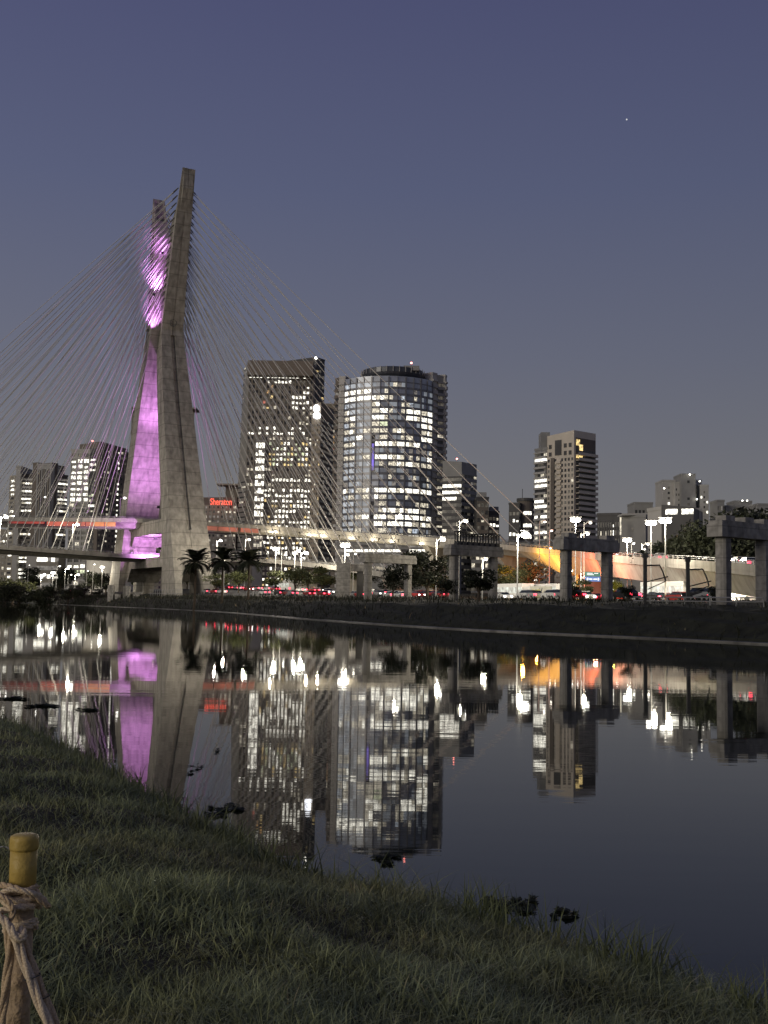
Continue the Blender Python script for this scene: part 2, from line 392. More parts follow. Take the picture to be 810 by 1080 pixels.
def blades(name, X, Y, Zg, H, W, m, lean=.55, seed=1, seg=3, lab=None):
    rg = np.random.default_rng(seed); n = len(X)
    a = rg.uniform(0, 2 * np.pi, n); la = rg.uniform(0, 2 * np.pi, n); ln = rg.uniform(.1, 1.25, n) * lean * H
    rows = []
    for k in range(seg + 1):
        t = k / seg; wv = W * (1 - t ** 1.5) * .5
        cx = X + np.cos(la) * ln * t * t; cy_ = Y + np.sin(la) * ln * t * t; cz = Zg + H * (t - .28 * t * t * (ln / np.maximum(H, 1e-6))) - .02
        if k < seg:
            rows.append(np.stack([cx - np.cos(a) * wv, cy_ - np.sin(a) * wv, cz], 1)); rows.append(np.stack([cx + np.cos(a) * wv, cy_ + np.sin(a) * wv, cz], 1))
        else: rows.append(np.stack([cx, cy_, cz], 1))
    nv = 2 * seg + 1; co = np.stack(rows, 1).reshape(-1, 3)
    base = (np.arange(n) * nv)[:, None]
    quads = np.concatenate([base + np.array([[2 * k, 2 * k + 1, 2 * k + 3, 2 * k + 2]]) for k in range(seg - 1)], 1).reshape(-1, 4) if seg > 1 else np.zeros((0, 4), int)
    tris = (base + np.array([[2 * seg - 2, 2 * seg - 1, 2 * seg]])).reshape(-1, 3)
    me = bpy.data.meshes.new(name); me.vertices.add(len(co)); me.vertices.foreach_set('co', co.ravel())
    nl = quads.size + tris.size; me.loops.add(nl); me.loops.foreach_set('vertex_index', np.concatenate([quads.ravel(), tris.ravel()]).astype(np.int32))
    npoly = len(quads) + len(tris); me.polygons.add(npoly)
    st = np.concatenate([np.arange(len(quads)) * 4, quads.size + np.arange(len(tris)) * 3]).astype(np.int32)
    me.polygons.foreach_set('loop_start', st); me.update(calc_edges=True); me.validate()
    me.materials.append(m); o = bpy.data.objects.new(name, me); COL.objects.link(o); o['kind'] = 'stuff'
    if lab: tag(o, *lab)
    return o
rg = np.random.default_rng(11)
# denser close to the viewer, thinner with distance
def sample_lawn(n, y0, y1, x0f, x1f):
    u = rg.uniform(0, 1, n); Yv = y0 * (y1 / y0) ** u
    Xv = Yv * rg.uniform(x0f, x1f, n)
    return Xv, Yv
Xg, Yg = sample_lawn(330000, 3.0, 34, -.55, .48)
sg = near_s(Xg, Yg); k = sg > -.05; Xg = Xg[k]; Yg = Yg[k]; sg = sg[k]
clump = .5 + .5 * np.sin(Xg * 2.3 + 1.7 * np.sin(Yg * 1.3)) * np.sin(Yg * 2.9 + 1.1 * np.sin(Xg * 2.1))
Hg = rg.uniform(.03, .145, len(Xg)) * (.6 + .9 * clump) * (1 + .55 * np.exp(-sg / .5))
Wg = rg.uniform(.0035, .0075, len(Xg)) * (1 + Yg / 14)
blades('lawn_grass', Xg, Yg, near_z(Xg, Yg), Hg, Wg, grass_mat('grass_blades', (.056, .066, .028), (.44, .48, .22), 2.6), lean=1.35, seed=3,
       lab=('unmown dark green grass covering the near river bank', 'grass'))
# taller wild blades along the water
Xt, Yt = sample_lawn(60000, 4.5, 30, -.5, .48); st_ = near_s(Xt, Yt); k = (st_ > -.12) & (st_ < .55); Xt = Xt[k]; Yt = Yt[k]
cl = np.sin(Xt * 5.1) * np.sin(Yt * 3.7 + Xt) + .35 * np.sin(Xt * 13 + Yt * 9) > .05; Xt = Xt[cl]; Yt = Yt[cl]
blades('waterside_grass', Xt, Yt, near_z(Xt, Yt), rg.uniform(.10, .42, len(Xt)), rg.uniform(.006, .012, len(Xt)) * (1 + Yt / 20), grass_mat('tall_blades', (.050, .062, .024), (.26, .29, .12), .9), lean=.8, seed=4,
       lab=('taller dark grass fringe hanging over the near water edge', 'grass'))
# far bank vegetation
n = 90000
ii = rg.integers(0, len(TOEA) - 1, n * 2); tt = rg.uniform(0, 1, n * 2)
ok = (TOEA[ii][:, 1] > 20) & (TOEA[ii][:, 1] < 520); ii = ii[ok][:n]; tt = tt[ok][:n]
base = TOEA[ii] * (1 - tt[:, None]) + TOEA[ii + 1] * tt[:, None]; nn_ = nor[ii]
of = rg.uniform(.5, 21, len(ii)); B_ = base + nn_ * of[:, None]
sc_ = (.55 + base[:, 1] / 260)
blades('far_bank_grass', B_[:, 0], B_[:, 1], far_z(B_[:, 0], B_[:, 1]), rg.uniform(.25, .75, len(ii)) * np.minimum(sc_, 1.6) * (1 + .7 * (np.sin(base[:, 1] * .55 + of) * np.sin(base[:, 1] * .21 + 2) > .25)), rg.uniform(.05, .12, len(ii)) * sc_, grass_mat('bank_blades', (.012, .014, .007), (.030, .034, .017), .4), lean=.9, seed=6, seg=2,
       lab=('dark rough grass on the far river bank', 'grass'))

# ------------------------------------------------------------------ the cable-stayed bridge
bridge = thing('cable_stayed_bridge', 'concrete cable-stayed bridge with tall crossed pylon lit purple inside and two stacked curved decks', 'bridge', (-74.3, 366, 3))
BO = Vector((-74.3, 366, 3))
class BMB(MB):
    """mesh in world coordinates, stored relative to the bridge empty"""
    def done(s, name, parent=bridge, off=BO, smooth=False):
        s.v = [(a - off[0], b - off[1], c - off[2]) for a, b, c in s.v]
        return s.build(name, parent, smooth)
C0 = Vector((-74.3, 366, 0)); DV = Vector((-.466, .885, 0)); WV = Vector((.885, .466, 0))
def W(u, w_, z): return C0 + DV * u + WV * w_ + Vector((0, 0, z))
LZ = [14, 30, 50, 72, 93, 105, 117, 133]
def t_uo(z): return float(np.interp(z, [3, 30, 72, 93, 145.0], [38, 26.5, 10.5, 3.6, 16.5]))
def t_T(z): return float(np.interp(z, [3, 14, 30, 72, 93, 145.0], [15, 12, 9, 6.6, 6, 5.2]))
def t_hw(z): return float(np.interp(z, [3, 14, 30, 72, 93, 110, 133, 145.0], [6.4, 6.15, 5.9, 4.7, 3.75, 3.1, 2.55, 2.2]))
def wobf(wob, z): return 0.0 if not wob else float(np.interp(z, [3, 30, 93, 110, 145.0], [-2.2, -2.4, -3.2, -2.4, -.6]))
def leg(sgn, wob, dz):
    mb = BMB(); rings = []
    e = 0.0 if sgn < 0 else .06
    for z in [13, 14.01, 20, 24, 24.3, 30, 50, 72, 91, 91.4, 93, 105, 117, 128, 133, 145.0]:
        uo = t_uo(z); T = t_T(z); hw = t_hw(z) - e; g = .75 if 24.2 < z < 91.2 else (.25); dn = 1.1 if 24.2 < z < 91.2 else .22
        wc = wobf(wob, z)
        zi = z; zo = z
        if z == 145.0: zi = 133.5
        if z == 133: zi = 130; zo = 133
        s = sgn
        def q(u, w_, zz): return W(s * (uo - u), w_ + wc, zz)
        rings.append([q(0, -hw, zo), q(0, -g, zo), q(dn, -g, zo), q(dn, g, zo), q(0, g, zo), q(0, hw, zo), q(T, hw, zi), q(T, -hw, zi)])
    # hollow top
    last = rings[-1]; cen = sum(last, Vector()) / 8
    ins = [cen + (v - cen) * .74 for v in last]; dwn = [v - Vector((0, 0, 6)) for v in ins]
    mb.loft(rings + [ins, dwn], CONC)
    # feet
    for side in (-1, 1):
        r2 = []
        for z in (2.2, 8, 13.2):
            uo = t_uo(z); T = t_T(z); hw = t_hw(z) - e
            wb = wobf(wob, z); wd = np.interp(z, [2.2, 8, 13.2], [2.2, 2.3, 3.6]) if side < 0 else np.interp(z, [2.2, 8, 13.2], [3.6, 3.7, 4.6])
            a, b = (-hw, -hw + wd) if side < 0 else (hw - wd, hw)
            a += wb; b += wb; r2.append([W(sgn * uo, a, z), W(sgn * uo, b, z), W(sgn * (uo - T), b, z), W(sgn * (uo - T), a, z)])
        mb.loft(r2, CONC)
    uo = t_uo(2); T = t_T(2)
    mb.loft([[W(sgn * (uo + 1.5), -8, z), W(sgn * (uo + 1.5), 8, z), W(sgn * (uo - T - 1.5), 8, z), W(sgn * (uo - T - 1.5), -8, z)] for z in (.5, 2.9)], CONC)
    o = mb.done('pylon_leg'); o['label'] = 'near grooved pylon leg' if sgn < 0 else 'far pylon leg washed in purple light'
    return o
nleg = leg(-1, 0.0, 0); fleg = leg(1, -2.2, 0)
# ring on the outer face at the kink
mb = BMB(); pts = []
for k in range(25):
    a = 2 * math.pi * k / 24; pts.append(W(-t_uo(95.5) - .12, math.cos(a) * 1.15, 95.5 + math.sin(a) * 1.15))
mb.tube(pts, .16, CONC_D, 5); mb.done('face_ring')
# cross beams
def beam(z0, z1, ua, ub, hw, name, hau=4.2, down=True):
    mb = BMB()
    prof = [(ua, z0), (ua, z1), (ub, z1), (ub, z0)]
    if down: prof = [(ua, z0 - hau), (ua, z1), (ub, z1), (ub, z0 - hau), (ub - hau * .9, z0), (ua + hau * .9, z0)]
    mb.loft([[W(u, -hw, z) for u, z in prof], [W(u, hw, z) for u, z in prof]], CONC)
    return mb.done(name)
beam(12.6, 15.9, -24, 22, 5.6, 'crossbeam', 4.5)
beam(23.6, 28.0, -20, 18, 5.45, 'crossbeam', 3.2)
mb = BMB()   # sill haunches that round the lower corners of the middle opening
for u0, s in ((16.5, -1), (-18.5, 1)):
    pr = [(u0, 15.92), (u0, 19.5), (u0 + s * 3.2, 15.92)]
    for wq in (-5.4, 4.2): mb = BMB(); mb.loft([[W(u, wq, z) for u, z in pr], [W(u, wq + 1.2, z) for u, z in pr]], CONC); mb.done('corner_haunch')
beam(107.2, 109.6, -4, 4, 1.9, 'crossbeam', 1, False)

# decks
UP = [(-420, 534, 500), (-330, 537, 465), (-240, 539, 440), (-150, 541, 418), (-60, 543.5, 398), (0, 545, 385), (60, 545.5, 374), (128, 546, 367), (170, 547.5, 370), (217, 550, 377), (290, 554.5, 385), (360, 560, 375), (420, 564, 350), (475, 568, 322), (530, 573.5, 285), (565, 577, 262), (602, 580, 235), (645, 584.5, 205), (685, 587, 178), (724, 589.3, 153), (765, 592, 136), (805, 595, 122), (860, 600, 104), (960, 612, 80)]
LO = [(-420, 548, 240), (-240, 558, 265), (-150, 565, 282), (-60, 570, 302), (0, 574, 322), (60, 578.5, 340), (128, 583.5, 358), (170, 585, 365), (217, 587, 371), (250, 588, 368), (280, 589, 358), (312, 591.5, 338), (345, 595, 312), (372, 598, 292), (400, 602, 275), (430, 607, 262)]
def line(pts): return cr_interp([P(a, b, c) for a, b, c in pts], 6)
UPL = line(UP); LOL = line(LO)
def frames(L):
    out = []
    for i in range(len(L)):
        t = (L[min(i + 1, len(L) - 1)] - L[max(i - 1, 0)]); t.z = 0; t.normalize()
        n = Vector((t.y, -t.x, 0))           # towards the viewer's side
        if n.y > 0 : n = n
        out.append((t, n))
    return out
def sweep(mb, L, sec, m, ia=0, ib=None, fr=None):
    fr = fr or frames(L); ib = ib or len(L)
    rings = [[L[i] + fr[i][1] * a + Vector((0, 0, b)) for a, b in sec] for i in range(ia, ib)]
    mb.loft(rings, m)
def deck(L, name, hwid, depth, dark_rail):
    fr = frames(L); near = hwid
    # L is the line of the top of the near parapet; section offsets run away from it
    mb = BMB(); Wd = 2 * hwid
    sec = [(0, -.95), (0, -1.45), (-2.2, -1.7), (-4.0, -.95 - depth), (-Wd + 4.0, -.95 - depth), (-Wd + 2.2, -1.7), (-Wd, -1.45), (-Wd, -.95)]
    sweep(mb, L, sec, CONC_L, fr=fr); d = mb.done(name)
    mb = BMB(); sweep(mb, L, [(-.6, -.94), (-Wd + .6, -.94), (-Wd + .6, -.90), (-.6, -.90)], ASPH, fr=fr); mb.done('road_surface', d, Vector((0, 0, 0)) + BO)
    for a0 in (.02, -Wd + .28):
        mb = BMB(); sweep(mb, L, [(a0, -.94), (a0, -.12), (a0 - .3, -.12), (a0 - .3, -.94)], CONC_L, fr=fr); mb.done('parapet', d)
    mb = BMB()
    for a0 in (-.12, -Wd + .15):
        for zz in (.12, .38):
            mb.tube([L[i] + fr[i][1] * a0 + Vector((0, 0, zz)) for i in range(len(L))], .05, STEEL, 4)
        for i in range(len(L)):
            for f in (0, .5):
                p = L[i].lerp(L[min(i + 1, len(L) - 1)], f) + fr[i][1] * a0
                mb.obox(p + Vector((0, 0, .13)), fr[i][0], fr[i][1], .06, .06, .27, STEEL)
    mb.done('handrail', d)
    return d, fr
updeck, UFR = deck(UPL, 'upper_deck', 8.0, 2.3, True)
lodeck, LFR = deck(LOL, 'lower_deck', 6.5, 1.5, True)
def proj(p):
    q = CM.inverted() @ Vector(p); return (405 + F * q.x / -q.z, 540 - F * q.y / -q.z)
UPX = [proj(p)[0] for p in UPL]; LPX = [proj(p)[0] for p in LOL]
def at_px(L, PX, px):
    for i in range(len(PX) - 1):
        if PX[i] <= px <= PX[i + 1]:
            t = (px - PX[i]) / (PX[i + 1] - PX[i] + 1e-9); return L[i].lerp(L[i + 1], t), i
    return (L[0], 0) if px < PX[0] else (L[-1], len(L) - 1)
# coloured light put into glowing fascia strips at the upper deck's near edge
STR_R = emis('red_surface_glow', (1, .13, .07), .45, base=(.2, .05, .04), noise=1, nscale=.10, lo=.25)
STR_O = emis('orange_surface_glow', (1, .26, .08), .62, base=(.2, .1, .04), noise=1, nscale=.2, lo=.5)
STR_P = emis('salmon_surface_glow', (1, .26, .16), .42, base=(.2, .1, .08), noise=1, nscale=.2, lo=.5)
def strip(px0, px1, m, z0=-1.55, z1=-3.0):
    mb = BMB(); 
    N = max(2, int((px1 - px0) / 5)); 
    rr = []
    for k in range(N + 1):
        p, i = at_px(UPL, UPX, px0 + (px1 - px0) * k / N); n = UFR[i][1]
        rr.append([p + n * .12 + Vector((0, 0, z0)), p + n * .12 + Vector((0, 0, z1)), p - n * .2 + Vector((0, 0, z1)), p - n * .2 + Vector((0, 0, z0))])
    mb.loft(rr, m); o = mb.done('fascia_strip', updeck); return o
strip(10, 47, emis('dim_red_surface_glow', (1, .07, .05), .35, base=(.1, .03, .03), noise=1, nscale=.15, lo=.3), -1.6, -2.3)
for a, b in ((50, 66), (67, 78), (79, 90), (91, 99)): strip(a, b, STR_R)
for a, b in ((100, 110), (111, 122)): strip(a, b, STR_O)
for a, b in ((217, 229.5), (230.5, 251), (254, 273)): strip(a, b, STR_P)
for a in range(275, 470, 21): strip(a, a + 19, CONC_L, -1.5, -2.6)
# small soffit lamps along the right part of the deck
for px in (288, 328, 340, 371, 394, 414, 445):
    p, i = at_px(UPL, UPX, px); mb = BMB(); mb.ball(p + UFR[i][1] * .4 + Vector((0, 0, -2.3)), .35, LAMPS_); mb.done('soffit_lamp', updeck)
    light('soffit_light', 'POINT', p + UFR[i][1] * 1.6 + Vector((0, 0, -3.2)), 1500, (1, .86, .62), size=.35)
# deck piers of the flyover
def pier(px, L, PX, dz, wid, dep, flare=0, mt=CONC_L, par=updeck):
    p, i = at_px(L, PX, px); t, n = (UFR if L is UPL else LFR)[i]; c = p - n * (8 if L is UPL else 6.5); mb = BMB()
    zb = gz(c.x, c.y) - .3; zt = p.z - .95 - dz
    mb.obox((c.x, c.y, (zb + zt) / 2), t, n, dep / 2, wid / 2, (zt - zb) / 2, mt)
    if flare: mb.loft([[Vector((c.x, c.y, zt - 3)) + t * a * dep / 2 + n * b * wid / 2 for a, b in ((-1, -1), (1, -1), (1, 1), (-1, 1))], [Vector((c.x, c.y, zt + .05)) + t * a * (dep / 2 + .4) + n * b * (wid / 2 + flare) for a, b in ((-1, -1), (1, -1), (1, 1), (-1, 1))]], mt)
    return mb.done('pier', par)
for px in (440, 511): pier(px, UPL, UPX, 2.2, 5, 2.4, 2.5)
for px in (585, 662, 800, 880): pier(px, UPL, UPX, 2.2, 5.5, 2.6, 1.5)
for px in (300, 346, 392): pier(px, LOL, LPX, 1.4, 4, 1.8, 1.2, par=lodeck)
# deep haunched box girder of the flyover, in lit concrete, from x=532 on
def girder(px0, px1, d0, d1, m, inset=2.5):
    mb = BMB(); N = max(3, int((px1 - px0) / 8)); rr = []
    for k in range(N + 1):
        p, i = at_px(UPL, UPX, px0 + (px1 - px0) * k / N); n = UFR[i][1]; dd = d0 + (d1 - d0) * (k / N)
        rr.append([p - n * .35 + Vector((0, 0, -1.5)), p - n * inset + Vector((0, 0, -1.5 - dd)), p - n * (16 - inset) + Vector((0, 0, -1.5 - dd)), p - n * 15.6 + Vector((0, 0, -1.5))])
    mb.loft(rr, m); return mb.done('box_girder', updeck)
girder(532, 562, .8, 2.6, CONC_L); girder(562.3, 583, 2.8, 4.6, CONC_L, 3); girder(583.2, 640, 4.2, 3.0, CONC_L, 2.0); girder(640.2, 930, 2.9, 2.2, CONC_L, 1.6)

# stay cables: two edges of two decks, both spans
ncab = 0; restmb = BMB()
def cable(top, bot, r=.115):
    global ncab
    ncab += 1
    mb = BMB() if ncab <= 100 else restmb
    d = (bot - top); L_ = d.length; d.normalize()
    mid = top.lerp(bot, .5) - Vector((0, 0, L_ * .004))
    mb.tube([top, top + d * 2.2], .22, CONC_D, 5)
    mb.tube([top + d * 2, mid, bot - d * 3], r, CABLE, 5)
    mb.tube([bot - d * 3.2, bot], .2, STEEL, 5)
    if ncab <= 100: mb.done('stay_cable')
def fan(legs, side, L, PX, FRM, pxa, pxb, wd):
    # cable k: highest point on the pylon goes to the farthest point of the deck
    for edge in (0, 1):
        for k in range(18):
            f = k / 17
            z = 139 - 40 * f; px = pxa + (pxb - pxa) * (f ** .85)
            u = (-t_uo(z) + t_T(z) * (.35 + .3 * edge)) if legs < 0 else (t_uo(z) - t_T(z) * (.35 + .3 * edge))
            wc = 0 if legs < 0 else wobf(1, z)
            top = W(u, side * (t_hw(z) + .05) + wc, z)
            p, i = at_px(L, PX, px); n = FRM[i][1]
            bot = p - n * (.9 if edge == 0 else wd - .9) + Vector((0, 0, -.5))
            cable(top, bot)
fan(-1, 1, UPL, UPX, UFR, 533, 238, 16)
fan(-1, -1, UPL, UPX, UFR, -215, 104, 16)
fan(1, -1, LOL, LPX, LFR, -190, 108, 13)
fan(1, 1, LOL, LPX, LFR, 408, 250, 13)
if restmb.v:
    o = restmb.done('stay_cable'); o['kind'] = 'stuff'; o['label'] = 'rest of the stay cables of the fans'
# purple floods
PUR = (.64, .25, .80)
FL = mat('flood_housing', (.04, .04, .04), .5)
floods = []
def flood(loc, tgt, power, spot=90, vis=True):
    floods.append((Vector(loc), Vector(tgt))); light('purple_flood', 'SPOT', loc, power, PUR, tgt, .4, spot, .9)
flood(W(-11, -5, 32.5), W(13, -2, 52), 52000, 100)
flood(W(-9, 2, 32.5), W(12, -2, 60), 40000, 100)
flood(W(-5, -2, 58), W(9, -2, 78), 26000, 110)
flood(W(-9, -3.5, 19.0), W(20, -4, 21.5), 60000, 120)
flood(W(2, -2, 22.6), W(20, -4, 19), 20000, 120)
flood(W(-4.5, -8.6, 92), W(2, -3.6, 103), 30000, 60)
flood(W(-11, -6.5, 117), W(13, -1.5, 134), 16000, 60)
flood(W(-6.5, -7.6, 104), W(6, -2.5, 121), 55000, 55)
for p, tg in floods:
    mb = BMB(); d = (tg - p).normalized(); mb.obox(p - d * .5, d, d.cross(Vector((0, 0, 1))).normalized(), .25, .45, .3, FL); mb.done('floodlight')
# ------------------------------------------------------------------ buildings
BEIGE = mat('beige_render', (.36, .33, .27), .85, .08, .2, .05)
TAN = mat('tan_panels', (.32, .275, .21), .8, .1, .2, .05)
GREYR = mat('grey_render', (.31, .305, .29), .85, .1, .2, .05)
DGREY = mat('dark_cladding', (.085, .083, .082), .5, .15, .2, .05)
LGREY = mat('light_cladding', (.48, .465, .43), .7, .08, .2, .05)
BROWN = mat('brown_render', (.18, .155, .13), .8, .1, .2, .05)
CREAM = mat('cream_render', (.68, .61, .51), .85, .06, .2, .05)
MULL = mat('mullion_metal', (.22, .22, .23), .4, .1, .3, 0, .5)
class Bld:
    def __init__(s, name, label, cat, px, D, group=None):
        p = P(px, 632, D); s.o = Vector((p.x, p.y, gz(p.x, p.y) - .3)); s.z = s.o.z
        s.root = thing(name, label, cat, s.o, 0, group); s.win = []
    def done(s, mb, name, parent=None, smooth=False):
        mb.v = [(a - s.o.x, b - s.o.y, c - s.o.z) for a, b, c in mb.v]
        return mb.build(name, parent or s.root, smooth)
    def part(s, name, fn, parent=None):
        mb = MB(); fn(mb); return s.done(mb, name, parent)
    def vol(s, cs, ytop, m, dep=None, name='tower_body', ybase=None, roof=True, z1=None, z0=None):
        """cs: 2 or 3 (px, D) corners seen at the roof line, left to right; returns world points"""
        yt = ytop if isinstance(ytop, (list, tuple)) else [ytop] * len(cs)
        pts = [P(a, y, D) for (a, D), y in zip(cs, yt)]
        z1 = z1 if z1 is not None else pts[min(1, len(pts) - 1)].z
        z0 = z0 if z0 is not None else (s.z - 1 if ybase is None else P(cs[0][0], ybase, cs[0][1]).z)
        zs = [p.z for p in pts] if isinstance(ytop, (list, tuple)) else None
        g = [Vector((p.x, p.y, 0)) for p in pts]
        if len(g) == 2:
            t = (g[1] - g[0]).normalized(); n = Vector((-t.y, t.x, 0)); 
            if n.y < 0: n = -n
            foot = [g[0], g[1], g[1] + n * dep, g[0] + n * dep]
            zt = [zs[0], zs[1], zs[1], zs[0]] if zs else z1
        else:
            foot = [g[0], g[1], g[2], g[0] + g[2] - g[1]]
            zt = [zs[0], zs[1], zs[2], zs[0] + zs[2] - zs[1]] if zs else z1
        mb = MB(); mb.prism(foot, z0, zt, m)
        if roof:   # parapet upstand and plant room
            c = sum(foot, Vector()) / 4; zz = max(zt) if isinstance(zt, list) else zt
            if not isinstance(zt, list):
                for i in range(4):
                    a, b = foot[i], foot[(i + 1) % 4]; t = (b - a); L_ = t.length; t.normalize(); nn2 = Vector((-t.y, t.x, 0))
                    mb.obox((a + b) / 2 + Vector((0, 0, zz + .5)), t, nn2, L_ / 2 + .15, .2 + .01 * i, .52, m)
        s.done(mb, name)
        return g, z0, z1
    def facade(s, A, B, z0, z1, nc, nr, pat, wf=.7, hf=.55, band=.3, pier=.0, bm=None, pm=None, seed=0, out=.04, vfrac=.5):
        A = Vector((A[0], A[1], 0)); B = Vector((B[0], B[1], 0)); t = B - A; L_ = t.length; t.normalize()
        n = Vector((t.y, -t.x, 0)); mid = (A + B) / 2
        if n.dot(-mid) < 0: n = -n
        rg_ = random.Random(seed); cw = L_ / nc; ch = (z1 - z0) / nr
        for r in range(nr):
            zc = z1 - (r + 1 - vfrac) * ch
            for c in range(nc):
                k = pat(r, c, rg_)
                if not k: continue
                ctr = A + t * (c + .5) * cw + n * out + Vector((0, 0, zc))
                if k == 'k' and rg_.random() < .5: k = 'm'
                hw_, hh_ = cw * wf / 2, ch * hf / 2
                if k in 'Wwyg' and wf < .9:
                    v = rg_.random(); hd_ = hh_ * (1 - rg_.choice((0, 0, .12, .3, .45))); ctr = ctr + Vector((0, 0, hd_ - hh_)); hh_ = hd_
                    if v < .3: ctr = ctr + t * hw_ * .18 * rg_.choice((-1, 1)); hw_ *= .8
                s.win.append((k, ctr, t, n, hw_, hh_))
        mb = MB()
        if band:
            for r in range(nr + 1):
                hh = ch * (1 - hf) / 2 * .92; zc = z1 - r * ch + (vfrac - .5) * ch
                if r == 0: zc -= hh / 2; hh /= 2
                if r == nr: zc += hh / 2; hh /= 2
                mb.obox(mid + n * (band / 2 + .01) + Vector((0, 0, zc)), t, n, L_ / 2 - .05, band / 2, hh, bm)
        if pier:
            for c in range(nc + 1):
                hwd = cw * (1 - wf) / 2 * .92; off = c * cw
                if c == 0: off += hwd / 2; hwd /= 2
                if c == nc: off -= hwd / 2; hwd /= 2
                mb.obox(A + t * off + n * (pier / 2 + .012) + Vector((0, 0, (z0 + z1) / 2)), t, n, hwd, pier / 2, (z1 - z0) / 2 - .03, pm or bm)
        if mb.v: s.done(mb, 'facade_grid')
    def finish(s):
        pri = {'k': 2, 'b': 2, 'd': 1}
        ws = sorted(s.win, key=lambda q: (pri.get(q[0], 0), -q[4] * q[5]))
        rest = MB()
        for i, (k, c, t, n, hw, hh) in enumerate(ws):
            mb = MB() if i < 100 else rest
            mb.obox(c, t, n, hw, .06, hh, WIN[k])
            if i < 100: s.done(mb, 'window')
        if rest.v:
            o = s.done(rest, 'window'); o['kind'] = 'stuff'; o['label'] = 'the remaining windows of the tower'
        return s.root

def rnd(tab, dens=.5, dark='k'):
    def f(r, c, g):
        if g.random() < dens: return g.choice(tab)
        return dark
    return f

# A. complex at the far left: two office wings around a windowless service core
b = Bld('office_complex', 'pale office complex with a windowless ribbed core between two wings of bright strip windows', 'office building', 40, 640)
g, z0, z1 = b.vol([(10.5, 640), (17, 636)], 503, BEIGE, 20)
b.facade(g[0], g[1], z0 + 6, z1 - 1, 1, 24, lambda r, c, q: 'W' if q.random() < .6 else 'k', .55, .5, .25, 0, BEIGE, seed=1)
g, z0, z1 = b.vol([(17.2, 632), (22, 632)], 493, LGREY, 26, name='fin_wall')
g, z0, z1 = b.vol([(22.2, 636), (34.8, 636)], 502, BROWN, 20)
def pA(r, c, q): return ('W' if q.random() < .8 else 'w') if r in (1, 3, 5, 6, 8, 14, 19, 20, 21, 23, 24, 25) else ('k' if r > 8 else 'd')
b.facade(g[0], g[1], z0 + 4, z1 - 1, 5, 28, pA, .92, .45, .3, 0, BEIGE, seed=2)
g, z0, z1 = b.vol([(34.9, 630), (39, 628)], 489.5, BROWN, 20, name='core_side')
g, z0, z1 = b.vol([(39.2, 625), (55, 625)], 491, LGREY, 20, name='service_core')
def ribs(mb, A=g[0], B=g[1], z0=z0, z1=z1):
    t = (B - A); L_ = t.length; t.normalize(); n = Vector((t.y, -t.x, 0))
    for i in range(7): mb.obox(A + t * L_ * (i + .5) / 7 + n * .35 + Vector((0, 0, (z0 + z1) / 2 - 1)), t, n, .28, .35, (z1 - z0) / 2 - 1, BEIGE if i % 2 else LGREY)
b.part('core_rib', ribs)
g, z0, z1 = b.vol([(55.2, 629), (61, 632)], 490.5, BROWN, 18, name='core_side')
g, z0, z1 = b.vol([(61.2, 638), (71.5, 642)], 503, BROWN, 20)
b.facade(g[0], g[1], z0 + 4, z1 - 1, 5, 28, pA, .92, .45, .3, 0, BEIGE, seed=4)
g, z0, z1 = b.vol([(39, 600), (62, 600)], 585, BEIGE, 14, name='podium')
b.facade(g[0], g[1], z0 + 3, z1 - .5, 6, 4, lambda r, c, q: 'W' if r in (0, 2) and q.random() < .85 else 'd', .95, .5, .2, 0, BEIGE, seed=5)
g, z0, z1 = b.vol([(28, 610), (39, 610)], 581, LGREY, 14, name='podium')
b.finish()
# a low lit slab at the far left behind the road
b = Bld('office_block', 'low pale office block with small lit windows at the left picture edge', 'office building', -6, 660)
g, z0, z1 = b.vol([(-30, 660), (9.5, 655)], 560, BEIGE, 20)
b.facade(g[0], g[1], z0 + 3, z1 - 1, 12, 11, rnd('WwdW', .45), .6, .5, .25, .2, BEIGE, seed=6); b.finish()

# B. stepped tower beside the pylon: bright grid wing and dark wing
b = Bld('office_tower', 'stepped office tower left of the pylon, bright square window grid beside a dark wing', 'office tower', 100, 590)
g, z0, z1 = b.vol([(75.5, 590), (95.3, 588)], 475.5, LGREY, 22)
def pB(r, c, q):
    if r == 0: return 'k'
    if r < 9: return 'W'
    if r in (12, 20): return 'W' if q.random() < .7 else 'w'
    if r in (21,): return 'g'
    return 'k' if q.random() < .85 else 'w'
b.facade(g[0], g[1], z0 + 4, z1 - 1, 3, 24, pB, .74, .62, .35, .45, LGREY, seed=7)
g, z0, z1 = b.vol([(95.5, 588), (106, 584)], 474, DGREY, 22)
def pB2(r, c, q): return 'W' if r in (1, 2, 3, 10) and q.random() < .75 else ('g' if r == 8 and c < 2 else ('w' if q.random() < .08 else 'k'))
b.facade(g[0], g[1], z0 + 4, z1 - 1, 4, 26, pB2, .85, .5, .25, 0, DGREY, seed=8)
mb = MB()
pc = P(101.5, 470, 590); mb.prism([(pc.x + 2.9 * math.cos(k * math.pi / 8), pc.y + 3 + 2.9 * math.sin(k * math.pi / 8)) for k in range(16)], pc.z - 6, P(101, 466, 590).z, LGREY); b.done(mb, 'roof_drum')
g, z0, z1 = b.vol([(106.2, 583), (134.5, 596)], [465.5, 473.5], BROWN, 20)
def pB3(r, c, q):
    if c == 5: return 'W' if q.random() < .75 else 'k'
    if c == 2: return 'w' if q.random() < .5 else 'k'
    return 'k' if q.random() < .93 else 'w'
b.facade(g[0], g[1], z0 + 4, P(134, 476, 596).z, 8, 26, pB3, .45, .42, .0, 0, DGREY, seed=9)
mb = MB(); mb.ball(P(97.5, 465, 588), .5, BEACON); b.done(mb, 'beacon'); b.finish()

